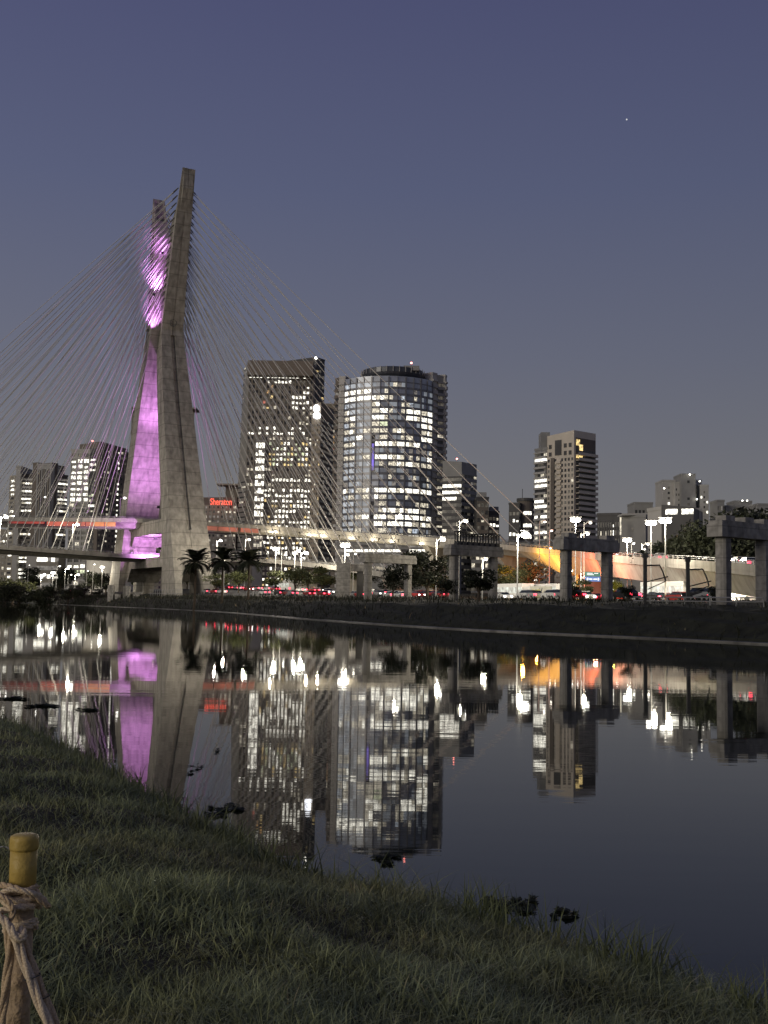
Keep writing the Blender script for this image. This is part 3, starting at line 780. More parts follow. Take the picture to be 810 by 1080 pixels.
# C. dark slab tower behind the pylon
b = Bld('slab_tower', 'tall dim slab tower standing directly behind the pylon, showing on both sides of it', 'tower', 172, 760)
g, z0, z1 = b.vol([(139, 760), (205, 770)], 434, BEIGE, 30)
b.facade(g[0], g[1], z0 + 4, z1 - 1, 16, 36, rnd('wdd', .12), .5, .5, .25, .3, BEIGE, seed=10)
b.part('roof_slab', lambda mb: mb.obox(P(205, 432.5, 766), (1, 0, 0), (0, 1, 0), 2.6, 8, .5, BEIGE)); b.finish()

# D. hotel with red roof letters
b = Bld('hotel_building', 'dark hotel block with glowing red letters along its roof, right of the pylon', 'hotel', 232, 720)
g, z0, z1 = b.vol([(203, 722), (250, 715)], 526, BROWN, 25)
b.facade(g[0], g[1], z0 + 4, z1 - 4, 11, 18, rnd('wdkd', .45), .5, .45, .3, .35, BEIGE, seed=11)
g2, q0, q1 = b.vol([(238, 728), (252, 726)], 514, BROWN, 16)
b.part('roof_slab', lambda mb: mb.obox(P(242, 511.8, 728), (1, 0, 0), (0, 1, 0), 7.5, 6, .5, BEIGE))
b.finish()
def text(s, loc, size, m, name, parent=None, rot=(R(90), 0, 0), ext=.12, origin=Vector((0, 0, 0)), align='CENTER', sx=1):
    c = bpy.data.curves.new(name, 'FONT'); c.body = s; c.size = size; c.extrude = ext; c.align_x = align; c.align_y = 'CENTER'; c.offset = size * .012
    to = bpy.data.objects.new(name, c); COL.objects.link(to); dg = bpy.context.evaluated_depsgraph_get()
    me = bpy.data.meshes.new_from_object(to.evaluated_get(dg)); bpy.data.objects.remove(to)
    me.materials.clear(); me.materials.append(m)
    o = bpy.data.objects.new(name, me); COL.objects.link(o); o.location = Vector(loc) - origin; o.rotation_euler = rot; o.scale = (sx, 1, 1)
    if parent: o.parent = parent
    return o
SIGNR = emis('red_neon', (1, .09, .04), 1.7)
text('Sheraton', P(233.2, 529.5, 712), 6.0, SIGNR, 'roof_lettering', b.root, origin=b.o, sx=.66)

# E. big tower with slanted left flank
b = Bld('glass_tower', 'very tall dark tower with slanted left flank, lit stair column and many scattered lit windows', 'office tower', 295, 700)
zt = P(300, 384, 700).z
# slanted flank: loft from wide base to narrow top
A0, A1 = P(250.5, 520, 716), P(257, 385, 716); B0 = P(266.5, 520, 700); B1 = P(260.5, 386, 700); 
def xw(px, D): return P(px, 632, D)
bl = [P(249.0, 632, 720), P(268.5, 632, 698), P(268.5, 632, 726), P(249.0, 632, 744)]
zm = P(250.5, 515, 700).z
flo = [[Vector((p.x, p.y, b.z - 1)) for p in (P(249.5, 632, 716), P(270, 632, 698), P(330, 632, 698), P(330, 632, 740), P(249.5, 632, 740))],
       [Vector((p.x, p.y, zm)) for p in (P(250.8, 515, 716), P(267, 515, 698), P(330, 515, 698), P(330, 515, 740), P(250.8, 515, 740))],
       [Vector((p.x, p.y, zt)) for p in (P(257.5, 384, 716), P(261.5, 384, 698), P(333, 384, 698), P(333, 384, 740), P(257.5, 384, 740))]]
mb = MB(); mb.loft(flo, mat('flank_panels', (.27, .26, .235), .6, .15, .12, .05)); b.done(mb, 'tower_body')
mb = MB()
for k in range(46):   # floor lines on the slanted flank
    f = (k + .5) / 46; z = b.z + (zt - b.z) * f
    def at(ci):
        lo, hi, t_ = (flo[0], flo[1], (z - b.z) / (zm - b.z)) if z < zm else (flo[1], flo[2], (z - zm) / (zt - zm))
        return lo[ci].lerp(hi[ci], t_)
    a_, b_ = at(0), at(1); t_ = (b_ - a_); L_ = t_.length; t_.z = 0; t_.normalize(); n_ = Vector((t_.y, -t_.x, 0))
    if n_.dot(-a_) < 0: n_ = -n_
    c_ = (a_ + b_) / 2; c_.z = z
    mb.obox(c_ + n_ * .1, t_, n_, L_ / 2 - .3, .2, .45, GLASS)
    if random.Random(k).random() < .45 and k > 4:
        q = random.Random(k + 99); u_ = q.uniform(.15, .7); b.win.append(('w' if q.random() < .5 else 'd', a_.lerp(b_, u_) + n_ * .4 + Vector((0, 0, z - a_.lerp(b_, u_).z)), t_, n_, L_ * .12, .5))
b.done(mb, 'flank_band')
GA, GB = flo[2][1] + Vector((0, -.6, 0)), flo[2][2] + Vector((0, -.6, 0))
GA.x = P(262.5, 386, 697).x; GB.x = P(331, 386, 697).x
mb = MB(); mb.box(GA.x, GB.x, 690, 697.9, zt - 9.5, zt, mat('brown_grille', (.22, .185, .145), .7, .2, 1.2, .3)); b.done(mb, 'top_screen')
NR = 44; rE = random.Random(3)
def pE(r, c, q):
    x = c / 17
    y = 386 + (r + .5) / NR * 246
    if y < 399: return None
    if 399 <= y < 405.5: return 'W' if c < 14 and q.random() < .8 else ('W' if c == 15 else 'k')
    if y < 411: return 'W' if 4 < c < 13 and q.random() < .65 else 'k'
    if y < 418: return 'o' if c in (5, 6) and q.random() < .5 else ('W' if c in (15, 16) and q.random() < .7 else 'k')
    if y < 436: return 'W' if (c > 11 and q.random() < .75) else (q.choice('wyr') if 3 < c < 8 and q.random() < .55 else 'k')
    if y < 452: return 'w' if c > 9 and q.random() < .22 else 'k'
    if y < 462: return 'W' if q.random() < .4 else 'm'
    if y < 470: return 'w' if c > 5 and q.random() < .5 else 'k'
    if y < 500: return ('y' if q.random() < .45 else ('W' if q.random() < .6 else 'g')) if c > 5 and q.random() < .8 else 'k'
    if y < 508: return 'k' if q.random() < .8 else 'w'
    if y < 516: return 'W' if c > 5 and q.random() < .75 else 'k'
    if y < 522: return 'm' if q.random() < .6 else 'w'
    return ('W' if q.random() < .8 else 'y') if c > 4 and q.random() < .68 else 'm'
b.facade((GA.x, 697.4), (GB.x, 697.4), b.z + 2, zt - .5, 18, NR, pE, .62, .58, .42, .55, mat('spandrel', (.20, .18, .145), .6, .15, .3, .05), mat('pier_metal', (.28, .25, .20), .6, .1, .3, .05), seed=12)
# lit stair column
def pS(r, c, q): return 'W' if 4 <= r else 'k'
sx0, sx1 = P(268.8, 520, 696).x, P(278.4, 520, 696).x; zs = P(270, 466, 696).z
b.part('stair_column', lambda mb: mb.box(sx0 - .3, sx1 + .3, 694.6, 697.6, b.z - 1, zs + 1, GREYR))
b.facade((sx0, 694.6), (sx1, 694.6), P(270, 586, 696).z, zs, 3, 15, lambda r, c, q: 'W' if r < 10 else 'w', .86, .70, .3, .0, BEIGE, seed=13)
g, z0, z1 = b.vol([(333.2, 704), (342.5, 712)], 381, DGREY, 26)
b.facade(g[0], g[1], z0 + 4, z1 - 6, 3, 42, rnd('wdy', .12), .6, .5, .2, 0, DGREY, seed=14)
mb = MB(); pb = P(333, 376, 700); mb.tube([(pb.x, 704, zt - 1), (pb.x, 704, pb.z)], .25, STEEL, 5); mb.ball((pb.x, 704, pb.z), .9, LAMPS_); b.done(mb, 'roof_mast')
b.finish()

# F. slim tower with a white emblem
b = Bld('slim_tower', 'slim brown tower with a glowing white emblem, in front of the tall dark tower', 'tower', 338, 640)
g, z0, z1 = b.vol([(329.0, 640), (338.5, 636), (352, 662)], [427, 424, 432], TAN)
b.facade(g[0], g[1], z0 + 4, P(334, 446, 638).z, 5, 34, rnd('wdy', .13), .45, .5, 0, 0, TAN, seed=15)
b.facade(g[1], g[2], z0 + 4, P(334, 440, 638).z, 8, 34, rnd('dd', .05), .75, .5, .3, 0, BROWN, seed=16)
EMB = emis('emblem_glow', (.9, .93, 1), 5)
pe = P(333.8, 434.5, 636.6); mb = MB()
mb.ball((pe.x, pe.y - 1, P(334, 431, 636).z), 1.9, EMB, 1, .25, 1.25, 12); mb.ball((pe.x + .3, pe.y - 1, P(334, 438.5, 636).z), 2.1, EMB, 1.1, .25, 1.0, 12)
mb.tube([(pe.x + 1.2, pe.y - 1, pe.z + 3.2), (pe.x - .6, pe.y - 1, pe.z + .3), (pe.x + .8, pe.y - 1, pe.z - 2)], .7, EMB, 6)
b.done(mb, 'emblem'); b.finish()
b = Bld('brown_building', 'brown flat-roofed building with amber windows, between the slim tower and the round tower', 'building', 349, 700)
g, z0, z1 = b.vol([(341.5, 700), (362, 700)], 427.5, TAN, 20)
b.facade(g[0], g[1], z0 + 4, z1 - 3, 5, 30, lambda r, c, q: ('o' if r in (4, 5) and 1 <= c < 4 else ('r' if r == 6 and c == 2 else ('k' if q.random() < .93 else 'w'))), .9, .5, .4, 0, TAN, seed=17); b.finish()

# G. the round glass tower with ribbed concrete wings
b = Bld('round_tower', 'large round-fronted glass tower with a flat crown ring and long bright strip windows', 'office tower', 412, 620)
pl, pr = P(364.5, 400, 620), P(456, 400, 620)
Wd = pr.x - pl.x; Rr = Wd * .62; cx = (pl.x + pr.x) / 2; a0 = math.asin(Wd / 2 / Rr)
yc = 620 + Rr * math.cos(a0) - 2
zt = P(410, 396.5, 606).z
N = 12; arc = [Vector((cx + Rr * math.sin(-a0 + 2 * a0 * i / N), yc - Rr * math.cos(-a0 + 2 * a0 * i / N), 0)) for i in range(N + 1)]
mb = MB(); mb.prism([(p.x, p.y) for p in arc] + [(pr.x, 652), (pl.x, 652)], b.z - 1, zt, GLASSB); b.done(mb, 'tower_body')
rows = ['............', 'WWWW........', 'WWWWwW.c....', '....w...c...', 'wc..wW..WWWW', 'ww..ww..WWWW', 'cwccwg....WW', 'wwcw.w.w..wW', 'ccwc.w..w.WW'.replace('.', '.'), 'wwccWWwWWW..',
        '..........d.', 'wwcwWWww...w', '......wWWwww', 'cccc..d.....', 'cccc........', 'dccd........', 'wcwwWWWWWWWW', 'cwcwWw......', 'ccccdw......', 'cccc.wWWWWw.', 'ccwWWWwWWWWW', 'cc..WWWWWwWw', 'ccwc.....c..', 'WWccddddWWWW', 'WcccWWd.....', 'cccwWW......', 'WcWWWW.WWWWw', 'cccc........', 'cc..........', 'cccc....WWWW', 'WWWWWWWWWWWW', 'WWWWWWWWWWWW', 'dddd.d.d....']
NRg = len(rows)
zb_ = P(410, 634, 606).z; 
for i in range(N):
    def pg(r, c, q, i=i):
        if 7 < r < 27 and i == 4 and c == 0 : return 'k' if not 14 <= r <= 17 else None
        k = rows[r][i]
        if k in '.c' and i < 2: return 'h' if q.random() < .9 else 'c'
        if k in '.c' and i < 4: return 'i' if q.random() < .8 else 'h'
        if k == '.': return 'b' if q.random() < .62 else q.choice('iidw')
        if k == 'W': return 'W' if q.random() < .9 else 'w'
        if k == 'w': return q.choice('Wwww')
        if k == 'c': return q.choice('cccwb')
        return k
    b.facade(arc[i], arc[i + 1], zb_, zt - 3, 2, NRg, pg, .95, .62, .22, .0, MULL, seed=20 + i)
mb = MB()
for i in range(N + 1):
    p = arc[i]; d = Vector((p.x - cx, p.y - yc, 0)).normalized()
    wv = .45 if i in (2, 4, 6, 8, 10) else .18
    mb.obox(p + d * .3 + Vector((0, 0, (b.z + zt) / 2)), Vector((-d.y, d.x, 0)), d, wv, .32, (zt - b.z) / 2 - .5, MULL)
b.done(mb, 'mullions')
i = 4; p = (arc[4] + arc[5]) / 2; d = Vector((p.x - cx, p.y - yc, 0)).normalized(); q = arc[4].lerp(arc[5], .28)
zA, zB = P(402, 496, 606).z, P(402, 468, 606).z
b.part('neon_strip', lambda mb: mb.obox(q + d * .6 + Vector((0, 0, (zA + zB) / 2)), Vector((-d.y, d.x, 0)), d, .55, .2, (zB - zA) / 2, emis('violet_neon', (.25, .15, 1), .8, noise=1, nscale=.2, lo=.2)))
# wings
def wing(pxa, pxb, D, dep, yt, m, nc, seed, p_, hf=.42):
    g, z0, z1 = b.vol([(pxa, D), (pxb, D + (3 if pxa > 400 else -2))], yt, m, dep, name='side_wing')
    b.facade(g[0], g[1], z0 + 3, z1 - 3, nc, 33, p_, .72, hf, .75, 0, m, seed=seed); return g, z0, z1
wing(353.8, 357.6, 627, 18, 400, BROWN, 1, 40, rnd('d', .1))
wing(357.7, 364.3, 622, 24, 398.5, LGREY, 2, 41, lambda r, c, q: ('k' if q.random() < .9 else 'w') if c == 0 else None)
wing(456.3, 461, 621, 24, 395.5, LGREY, 1, 42, lambda r, c, q: None)
wing(461.2, 469.5, 624, 20, 398.5, GREYR, 1, 43, lambda r, c, q: ('w' if (r in (8, 12, 16, 17, 19, 20, 22, 25) and q.random() < .8) else 'k'), .5)
wing(469.6, 471.3, 626, 18, 398, LGREY, 1, 44, lambda r, c, q: None)
# crown ring
mb = MB(); zc0, zc1 = P(410, 392.5, 606).z, P(410, 385.0, 608).z; rc = 18.5; ccx, ccy = P(414.5, 390, 622).x, 628
ring = lambda r, z: [(ccx + r * math.cos(k * math.pi / 16), ccy + r * .95 * math.sin(k * math.pi / 16), z) for k in range(32)]
mb.loft([ring(rc - 1.5, zc0 - 1.0), ring(rc, zc0 + .4), ring(rc + .5, zc0 + 1.5), ring(rc - .6, zc0 + 1.8), ring(rc - .6, zc1), ring(rc - 2, zc1 + .5)], mat('crown_metal', (.10, .105, .115), .35, .2, .2, 0, .4))
for k in range(32): mb.obox((ccx + rc * math.cos(k * math.pi / 16), ccy + rc * .95 * math.sin(k * math.pi / 16), (zc0 + zc1) / 2 + 1), (1, 0, 0), (0, 1, 0), .15, .15, 1.8, LGREY)
b.done(mb, 'crown_ring')
b.part('plant_room', lambda mb: mb.box(ccx + 6, ccx + 15, ccy - 14, ccy - 4, zc1 - 1.5, zc1 + 1.2, GREYR))
mb = MB(); pb = P(434, 382, 615); mb.tube([(pb.x, 617, zc1 - 1), (pb.x, 617, pb.z)], .15, STEEL, 5); mb.ball((pb.x, 617, pb.z), .6, BEACON); b.done(mb, 'beacon')
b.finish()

# H. grey tower right of the round one
b = Bld('grey_tower', 'grey mid-rise tower right of the round glass tower, three rows of white windows near top', 'tower', 486, 600)
g, z0, z1 = b.vol([(467, 604), (487, 600), (502.8, 612)], [486, 487, 490], GREYR)
b.facade(g[0], g[1], z0 + 4, z1 - 8, 4, 18, lambda r, c, q: 'W' if r in (1, 2) or (r == 3 and c < 3) else ('k' if q.random() < .9 else 'w'), .92, .5, .35, 0, DGREY, seed=45)
b.facade(g[1], g[2], z0 + 4, z1 - 6, 5, 19, rnd('wd', .15), .8, .4, .25, 0, GREYR, seed=46)
mb = MB(); pb = P(482, 486, 602); mb.ball((pb.x, 603, z1 + 2), .5, BEACON); mb.tube([(pb.x, 603, z1 - 1), (pb.x, 603, z1 + 1.8)], .12, STEEL, 4); b.done(mb, 'beacon'); b.finish()
for (pa, pb_, yt, D, s_, lab) in ((503, 515.5, 526, 590, 47, 'dark block with pale roof edge, first of two small ones right of the grey tower'), (515.7, 526.5, 541, 600, 48, 'small dark block with one lit strip below its roof, last before the bridge ramp')):
    b = Bld('dark_block', lab, 'building', pa, D)
    g, z0, z1 = b.vol([(pa, D), (pb_, D)], yt, DGREY, 18)
    b.facade(g[0], g[1], z0 + 4, z1 - 1.5, 3, 12, lambda r, c, q: 'W' if (r == 1 and s_ == 48) else ('k' if q.random() < .9 else 'w'), .7, .5, .3, .3, BROWN, seed=s_)
    b.part('roof_box', lambda mb: mb.obox(P(pa + 5, yt - 2, D + 4), (1, 0, 0), (0, 1, 0), 2.4, 3, 2.2, GREYR)); b.finish()

# I. pair of dark blocks left of the residential tower
b = Bld('dark_tower', 'dark office tower with a rounded drum and thin antenna, left of the cream apartment tower', 'office tower', 549, 560)
g, z0, z1 = b.vol([(536.8, 562), (547.8, 560)], 532, DGREY, 18)
b.facade(g[0], g[1], z0 + 4, z1 - 3, 3, 12, lambda r, c, q: 'W' if (r in (1, 3) and q.random() < .6) else 'k', .7, .5, .3, .2, DGREY, seed=49)
pc = P(556, 530, 562); mb = MB(); rr_ = 4.4
mb.prism([(pc.x + rr_ * math.cos(k * math.pi / 10), pc.y + 5 + rr_ * math.sin(k * math.pi / 10)) for k in range(20)], b.z - 1, P(556, 528, 562).z, BROWN); b.done(mb, 'drum')
for i, z_y in enumerate((541, 554, 566)):
    for a_ in (-100, -70):
        a1 = R(a_ - 14); a2 = R(a_ + 14); q1 = Vector((pc.x + (rr_ + .05) * math.cos(a1), pc.y + 5 + (rr_ + .05) * math.sin(a1), 0)); q2 = Vector((pc.x + (rr_ + .05) * math.cos(a2), pc.y + 5 + (rr_ + .05) * math.sin(a2), 0))
        t_ = (q2 - q1); L_ = t_.length; t_.normalize(); b.win.append(('W', (q1 + q2) / 2 + Vector((0, 0, P(556, z_y, 562).z)), t_, Vector((t_.y, -t_.x, 0)), L_ / 2, .9))
mb = MB(); zt_ = P(556, 525, 562).z; mb.prism([(pc.x + 4.9 * math.cos(k * math.pi / 10), pc.y + 5 + 4.9 * math.sin(k * math.pi / 10)) for k in range(20)], zt_ - 1.5, zt_, DGREY); mb.tube([(pc.x - 2, pc.y + 4, zt_), (pc.x - 2, pc.y + 4, zt_ + 5)], .15, DARKST, 4); b.done(mb, 'drum_cap')
b.finish()

# J. cream residential tower
b = Bld('apartment_tower', 'cream apartment tower with stacked dark balconies and a framed top, right of centre', 'apartment building', 600, 470)
gL, z0, zL = b.vol([(564.2, 476), (577, 470)], 474, GREYR, 16)
def pJ1(r, c, q): return ('W' if r in (1, 5, 6, 9, 10, 12, 15, 20, 24) and q.random() < .85 else ('w' if q.random() < .12 else 'k'))
b.facade(gL[0], gL[1], z0 + 3, zL - 1, 4, 27, pJ1, .95, .55, .9, 0, LGREY, seed=50)
b.part('roof_box', lambda mb: mb.obox(P(574, 468, 476), (1, 0, 0), (0, 1, 0), 1.9, 4, 4.5, GREYR))
gM, z0, z1 = b.vol([(577.2, 470), (605.5, 460), (628.3, 470)], [460, 453.6, 457.5], CREAM, roof=False)
zt0 = P(590, 482, 464).z
# front-left face: columns of openings
def pJ2(r, c, q):
    if c in (3,): return None
    return 'k' if (c in (1, 5) or q.random() < .8) else ('w' if q.random() < .04 else 'k')
b.facade(gM[0], gM[1], z0 + 3, zt0, 8, 25, pJ2, .55, .55, 0, 0, CREAM, seed=51)
t = (gM[1] - gM[0]); LL = t.length; t.normalize(); nJ = Vector((t.y, -t.x, 0))
mb = MB()
for r in range(25):
    zz = z0 + 3 + (zt0 - z0 - 3) * (r + .5) / 25
    mb.obox(gM[0] + t * LL * .45 + nJ * .45 + Vector((0, 0, zz - .9)), t, nJ, LL * .085, .45, .55, CREAM)
    mb.obox(gM[0] + t * LL * .22 + nJ * .25 + Vector((0, 0, zz)), t, nJ, LL * .065, .22, 1.15, BROWN)
b.done(mb, 'bay_column')
mb = MB(); mb.obox(gM[0] + t * LL * .42 + nJ * .12 + Vector((0, 0, (P(590, 466, 464).z + zt0) / 2 + 1)), t, nJ, LL * .12, .1, (P(590, 466, 464).z - zt0) / 2, DGREY)
for f in (.12, .68, .86):
    for yy in (470, 478): mb.obox(gM[0] + t * LL * f + nJ * .08 + Vector((0, 0, P(590, yy, 464).z)), t, nJ, .7, .08, .9, DGREY)
b.done(mb, 'top_openings')
# right face: balconies
t2 = (gM[2] - gM[1]); L2 = t2.length; t2.normalize(); n2 = Vector((t2.y, -t2.x, 0))
if n2.dot(-gM[1]) < 0: n2 = -n2
mb = MB(); zlo, zhi = z0 + 3, P(617, 463, 465).z
mb.obox(gM[1] + t2 * L2 * .52 + n2 * .08 + Vector((0, 0, (zlo + zhi) / 2)), t2, n2, L2 * .455, .08, (zhi - zlo) / 2, BROWN); b.done(mb, 'balcony_recess')
for r in range(26):
    zz = zlo + (zt0 - zlo + 3) * r / 26
    mb = MB(); mb.obox(gM[1] + t2 * L2 * .52 + n2 * .9 + Vector((0, 0, zz)), t2, n2, L2 * .45, .9, .14, CREAM)
    mb.obox(gM[1] + t2 * L2 * .52 + n2 * 1.75 + Vector((0, 0, zz + .55)), t2, n2, L2 * .44, .06, .55, CREAM)
    b.done(mb, 'balcony')
q = random.Random(8)
for r in range(26):
    zz = zlo + (zt0 - zlo + 3) * r / 26 + 1.8
    for c in range(6):
        k = 'k'
        if (r, c) in ((24, 0), (24, 1), (6, 0), (6, 1), (5, 4), (5, 5), (3, 0), (3, 1)): k = 'y' if r == 24 else 'W'
        b.win.append((k, gM[1] + t2 * L2 * (.15 + .74 * c / 5) + n2 * .22 + Vector((0, 0, zz)), t2, n2, 1.0, .75))
for yy, ff in ((468, .16), (473, .30)):
    b.win.append(('y', gM[1] + t2 * L2 * ff + n2 * .25 + Vector((0, 0, P(617, yy, 465).z)), t2, n2, 1.2, 1.3))
b.finish()

# K. low blocks to the right
b = Bld('dark_office', 'low black office block with a slit of tiny lights, right of the cream apartment tower', 'office building', 640, 420)
g, z0, z1 = b.vol([(630, 424), (653.5, 420)], 543.5, DGREY, 18)
b.facade(g[0], g[1], z0 + 2, z1 - 2, 9, 9, lambda r, c, q: 'W' if c == 6 and q.random() < .7 else ('w' if q.random() < .1 else 'k'), .35, .6, 0, .15, DGREY, seed=54); b.finish()
b = Bld('grey_hall', 'plain grey hall with a small dark window, beside the low black office block', 'building', 668, 400)
g, z0, z1 = b.vol([(653.8, 404), (681, 398)], 545.5, GREYR, 22)
b.facade(g[0], g[1], z0 + 8, z1 - 2, 5, 4, lambda r, c, q: 'k' if (r, c) == (0, 2) else None, .4, .3, 0, 0, GREYR, seed=55)
b.part('window_slot', lambda mb: mb.obox(P(654.5, 555, 398), (1, 0, 0), (0, 1, 0), .22, .3, 3.2, WIN['w']))
b.part('roof_canopy', lambda mb: mb.obox(P(668, 543.2, 404), (1, 0, .04), (0, 1, 0), 5, 4, .35, LGREY)); b.finish()
b = Bld('rooftop_block', 'small pale grey rooftop block in the distance above the grey hall', 'building', 677, 640)
g, z0, z1 = b.vol([(669, 640), (688.5, 640)], 531.5, GREYR, 18); b.facade(g[0], g[1], z0 + 20, z1 - 1, 5, 4, rnd('d', .3), .6, .4, .2, 0, GREYR, seed=56)
b.vol([(666, 650), (678, 650)], 536, LGREY, 10); b.finish()
b = Bld('dark_hall', 'dark blank-walled block with a bright ribbon window under its roof, behind the double street lamps', 'building', 714, 330)
g, z0, z1 = b.vol([(683, 342), (697.5, 334)], 537.5, LGREY, 14)
g, z0, z1 = b.vol([(697.7, 332), (731.5, 328)], [532.3, 535], DGREY, 18)
b.facade(g[0], g[1], P(710, 544, 330).z, P(710, 535, 330).z, 8, 1, lambda r, c, q: 'W' if c not in (0, 4) else None, .96, .62, 0, 0, BROWN, seed=57); b.finish()
b = Bld('stepped_tower', 'pale stepped apartment tower with roof lights, farthest one above the tree line on the right', 'apartment building', 722, 620)
for (a_, c_, yt, D, s_) in ((698.5, 712, 508, 622, 60), (712, 719.5, 510, 618, 61), (718.5, 733.5, 501.5, 614, 62), (733.5, 740, 508, 622, 63), (738, 747.3, 513, 616, 64)):
    g, z0, z1 = b.vol([(a_, D), (c_, D)], yt, LGREY if s_ != 62 else GREYR, 16)
    b.facade(g[0], g[1], z0 + 25, z1 - 2, 3, 14, lambda r, c, q: ('k' if (s_ in (61, 63) or c == 1) and q.random() < .7 else ('W' if q.random() < .04 else None)), .5, .45, 0, 0, LGREY, seed=s_)
b.vol([(733, 600), (747.5, 600)], 545, LGREY, 14)
mb = MB()
for px_, py_ in ((700.5, 515), (727.5, 500.5), (735, 526.5), (738, 507.5)): mb.ball(P(px_, py_, 612), .45, LAMPS_)
b.done(mb, 'roof_lights'); b.finish()
b = Bld('distant_blocks', 'cluster of small pale rooftops far off at the right above the trees', 'building', 775, 600)
for (a_, c_, yt, D) in ((756.5, 764, 529, 600), (765, 774.5, 535, 605), (774.8, 793, 530, 610), (799, 815, 533, 590)):
    g, z0, z1 = b.vol([(a_, D), (c_, D)], yt, GREYR, 14); b.facade(g[0], g[1], z0 + 22, z1 - 1, 4, 6, rnd('d', .2), .6, .4, .15, 0, GREYR, seed=int(a_))
mb = MB(); mb.ball(P(783, 528, 600), .4, LAMPS_); mb.ball(P(788, 528, 600), .4, LAMPS_); b.done(mb, 'roof_lights'); b.finish()
# blocks behind the lower deck at the left and behind the trees
b = Bld('round_white_pavilion', 'low rounded pale pavilion behind the lower deck, left of the pylon foot', 'building', 112, 470)
pc = P(113, 595, 470); mb = MB(); mb.prism([(pc.x + 10.5 * math.cos(k * math.pi / 12), pc.y + 6 + 7 * math.sin(k * math.pi / 12)) for k in range(24)], b.z - 1, P(113, 589.5, 470).z, LGREY)
mb.prism([(pc.x + 11.2 * math.cos(k * math.pi / 12), pc.y + 6 + 7.6 * math.sin(k * math.pi / 12)) for k in range(24)], P(113, 589.5, 470).z - .2, P(113, 587.5, 470).z, BEIGE); b.done(mb, 'tower_body'); b.finish()
b = Bld('shopping_block', 'long low building with a continuous band of glaring white windows behind the round tower base', 'building', 420, 480)
g, z0, z1 = b.vol([(356, 486), (475, 470)], 572, GREYR, 20)
b.facade(g[0], g[1], P(410, 588, 478).z, z1 - .6, 14, 3, lambda r, c, q: 'W' if r == 1 and c not in (0, 8) else ('d' if q.random() < .3 else 'k'), .9, .55, .3, .2, GREYR, seed=70); b.finish()
b = Bld('back_block', 'dim mid-rise block seen behind the portals right of centre', 'building', 506, 430)
g, z0, z1 = b.vol([(497, 432), (534, 430)], 583, BROWN, 16); b.facade(g[0], g[1], z0 + 2, z1 - .5, 8, 5, rnd('wwd', .3), .7, .5, .3, 0, GREYR, seed=71); b.finish()
# ------------------------------------------------------------------ unfinished rail portals on the far bank
def portal(pxa, pxb, D, top_y, Lx, label, stubs=0):
    c = (P(pxa, top_y, D)); zt = c.z; x0 = c
    ang = R(38); t = Vector((math.cos(ang), math.sin(ang), 0)); n = Vector((-t.y, t.x, 0))
    g0 = gz(c.x, c.y)
    root = thing('concrete_portal', label, 'portal frame', (c.x, c.y, g0), 0, 'unfinished rail portals along the far bank')
    O = Vector((c.x, c.y, g0)); top = zt - g0
    q = P(pxb, top_y, D); # second column: solve distance along t so that it is seen at pxb
    best = min((abs(proj(Vector((c.x, c.y, zt)) + t * L_)[0] - pxb), L_) for L_ in [k * .05 for k in range(20, 260)])[1]
    for k, a in enumerate((0, best)):
        mb = MB(); w_ = .5; ch = .16
        pts = [(-w_ + ch, -w_), (w_ - ch, -w_), (w_, -w_ + ch), (w_, w_ - ch), (w_ - ch, w_), (-w_ + ch, w_), (-w_, w_ - ch), (-w_, -w_ + ch)]
        mb.prism([tuple((t * (a + p[0]) + n * p[1])[:2]) for p in pts], -1.0, top - 1.32, CONC_P); mb.build('column', root)
    mb = MB(); mid = best / 2; hl = best / 2 + 1.15
    sec = [(-hl, -.72), (hl, -.72), (hl, .72), (-hl, .72)]
    mb.prism([tuple((t * (mid + p[0]) + n * p[1])[:2]) for p in sec], top - 1.3, top - .28, CONC_P)
    mb.prism([tuple((t * (mid + p[0] * .97) + n * p[1] * .9)[:2]) for p in sec], top - .279, top, CONC_P)
    cb = mb.build('crossbeam', root)
    rq = random.Random(int(pxa))
    for k in range(stubs):
        a = mid + hl * (-.62 + 1.5 * k / max(1, stubs - 1)) ; mb = MB(); h = rq.uniform(1.1, 1.7)
        if stubs > 4:
            for dx in (-.22, .22):
                for dy in (-.22, .22): mb.obox(t * (a + dx) + n * dy + Vector((0, 0, top + h / 2)), t, n, .05, .05, h / 2 + .02, DARKST)
            mb.obox(t * a + Vector((0, 0, top + h)), t, n, .34, .34, .08, DARKST); mb.obox(t * a + Vector((0, 0, top + .25)), t, n, .3, .3, .22, DARKST)
            mb.build('bearing_post', root)
        else:
            mb.obox(t * (a * .9) + Vector((0, 0, top + .22)), t, n, .6, .5, .215, CONC_P); mb.build('bearing_block', root)
    return root
portal(388.5, 430.5, 163, 584, 6, 'farthest of the four weathered concrete portal frames, beneath the round glass tower', 0)
portal(479, 520, 134, 574.5, 6, 'concrete portal frame topped by dark steel posts, beneath the grey tower', 8)
portal(597, 640, 110, 566.5, 6, 'weathered concrete portal frame standing in front of the cream apartment tower', 2)
portal(762.5, 804, 87, 549.5, 6, 'largest, nearest concrete portal frame at the right picture edge', 3)
c = P(362.5, 594, 200); g0 = gz(c.x, c.y)
root = thing('concrete_pillar', 'broad plain concrete pillar left of the farthest portal frame', 'pillar', (c.x, c.y, g0))
mb = MB(); mb.box(-1.25, 1.25, -1.3, 1.3, -1, c.z - g0, CONC_P); mb.build('shaft', root)
mb = MB(); mb.box(-1.2, 5.2, 1.4, 3.4, c.z - g0 - 1.4, c.z - g0 - .1, CONC_P); mb.box(2.4, 3.6, 1.6, 3.2, -1, c.z - g0 - 1.42, CONC_D); mb.build('side_beam', root)

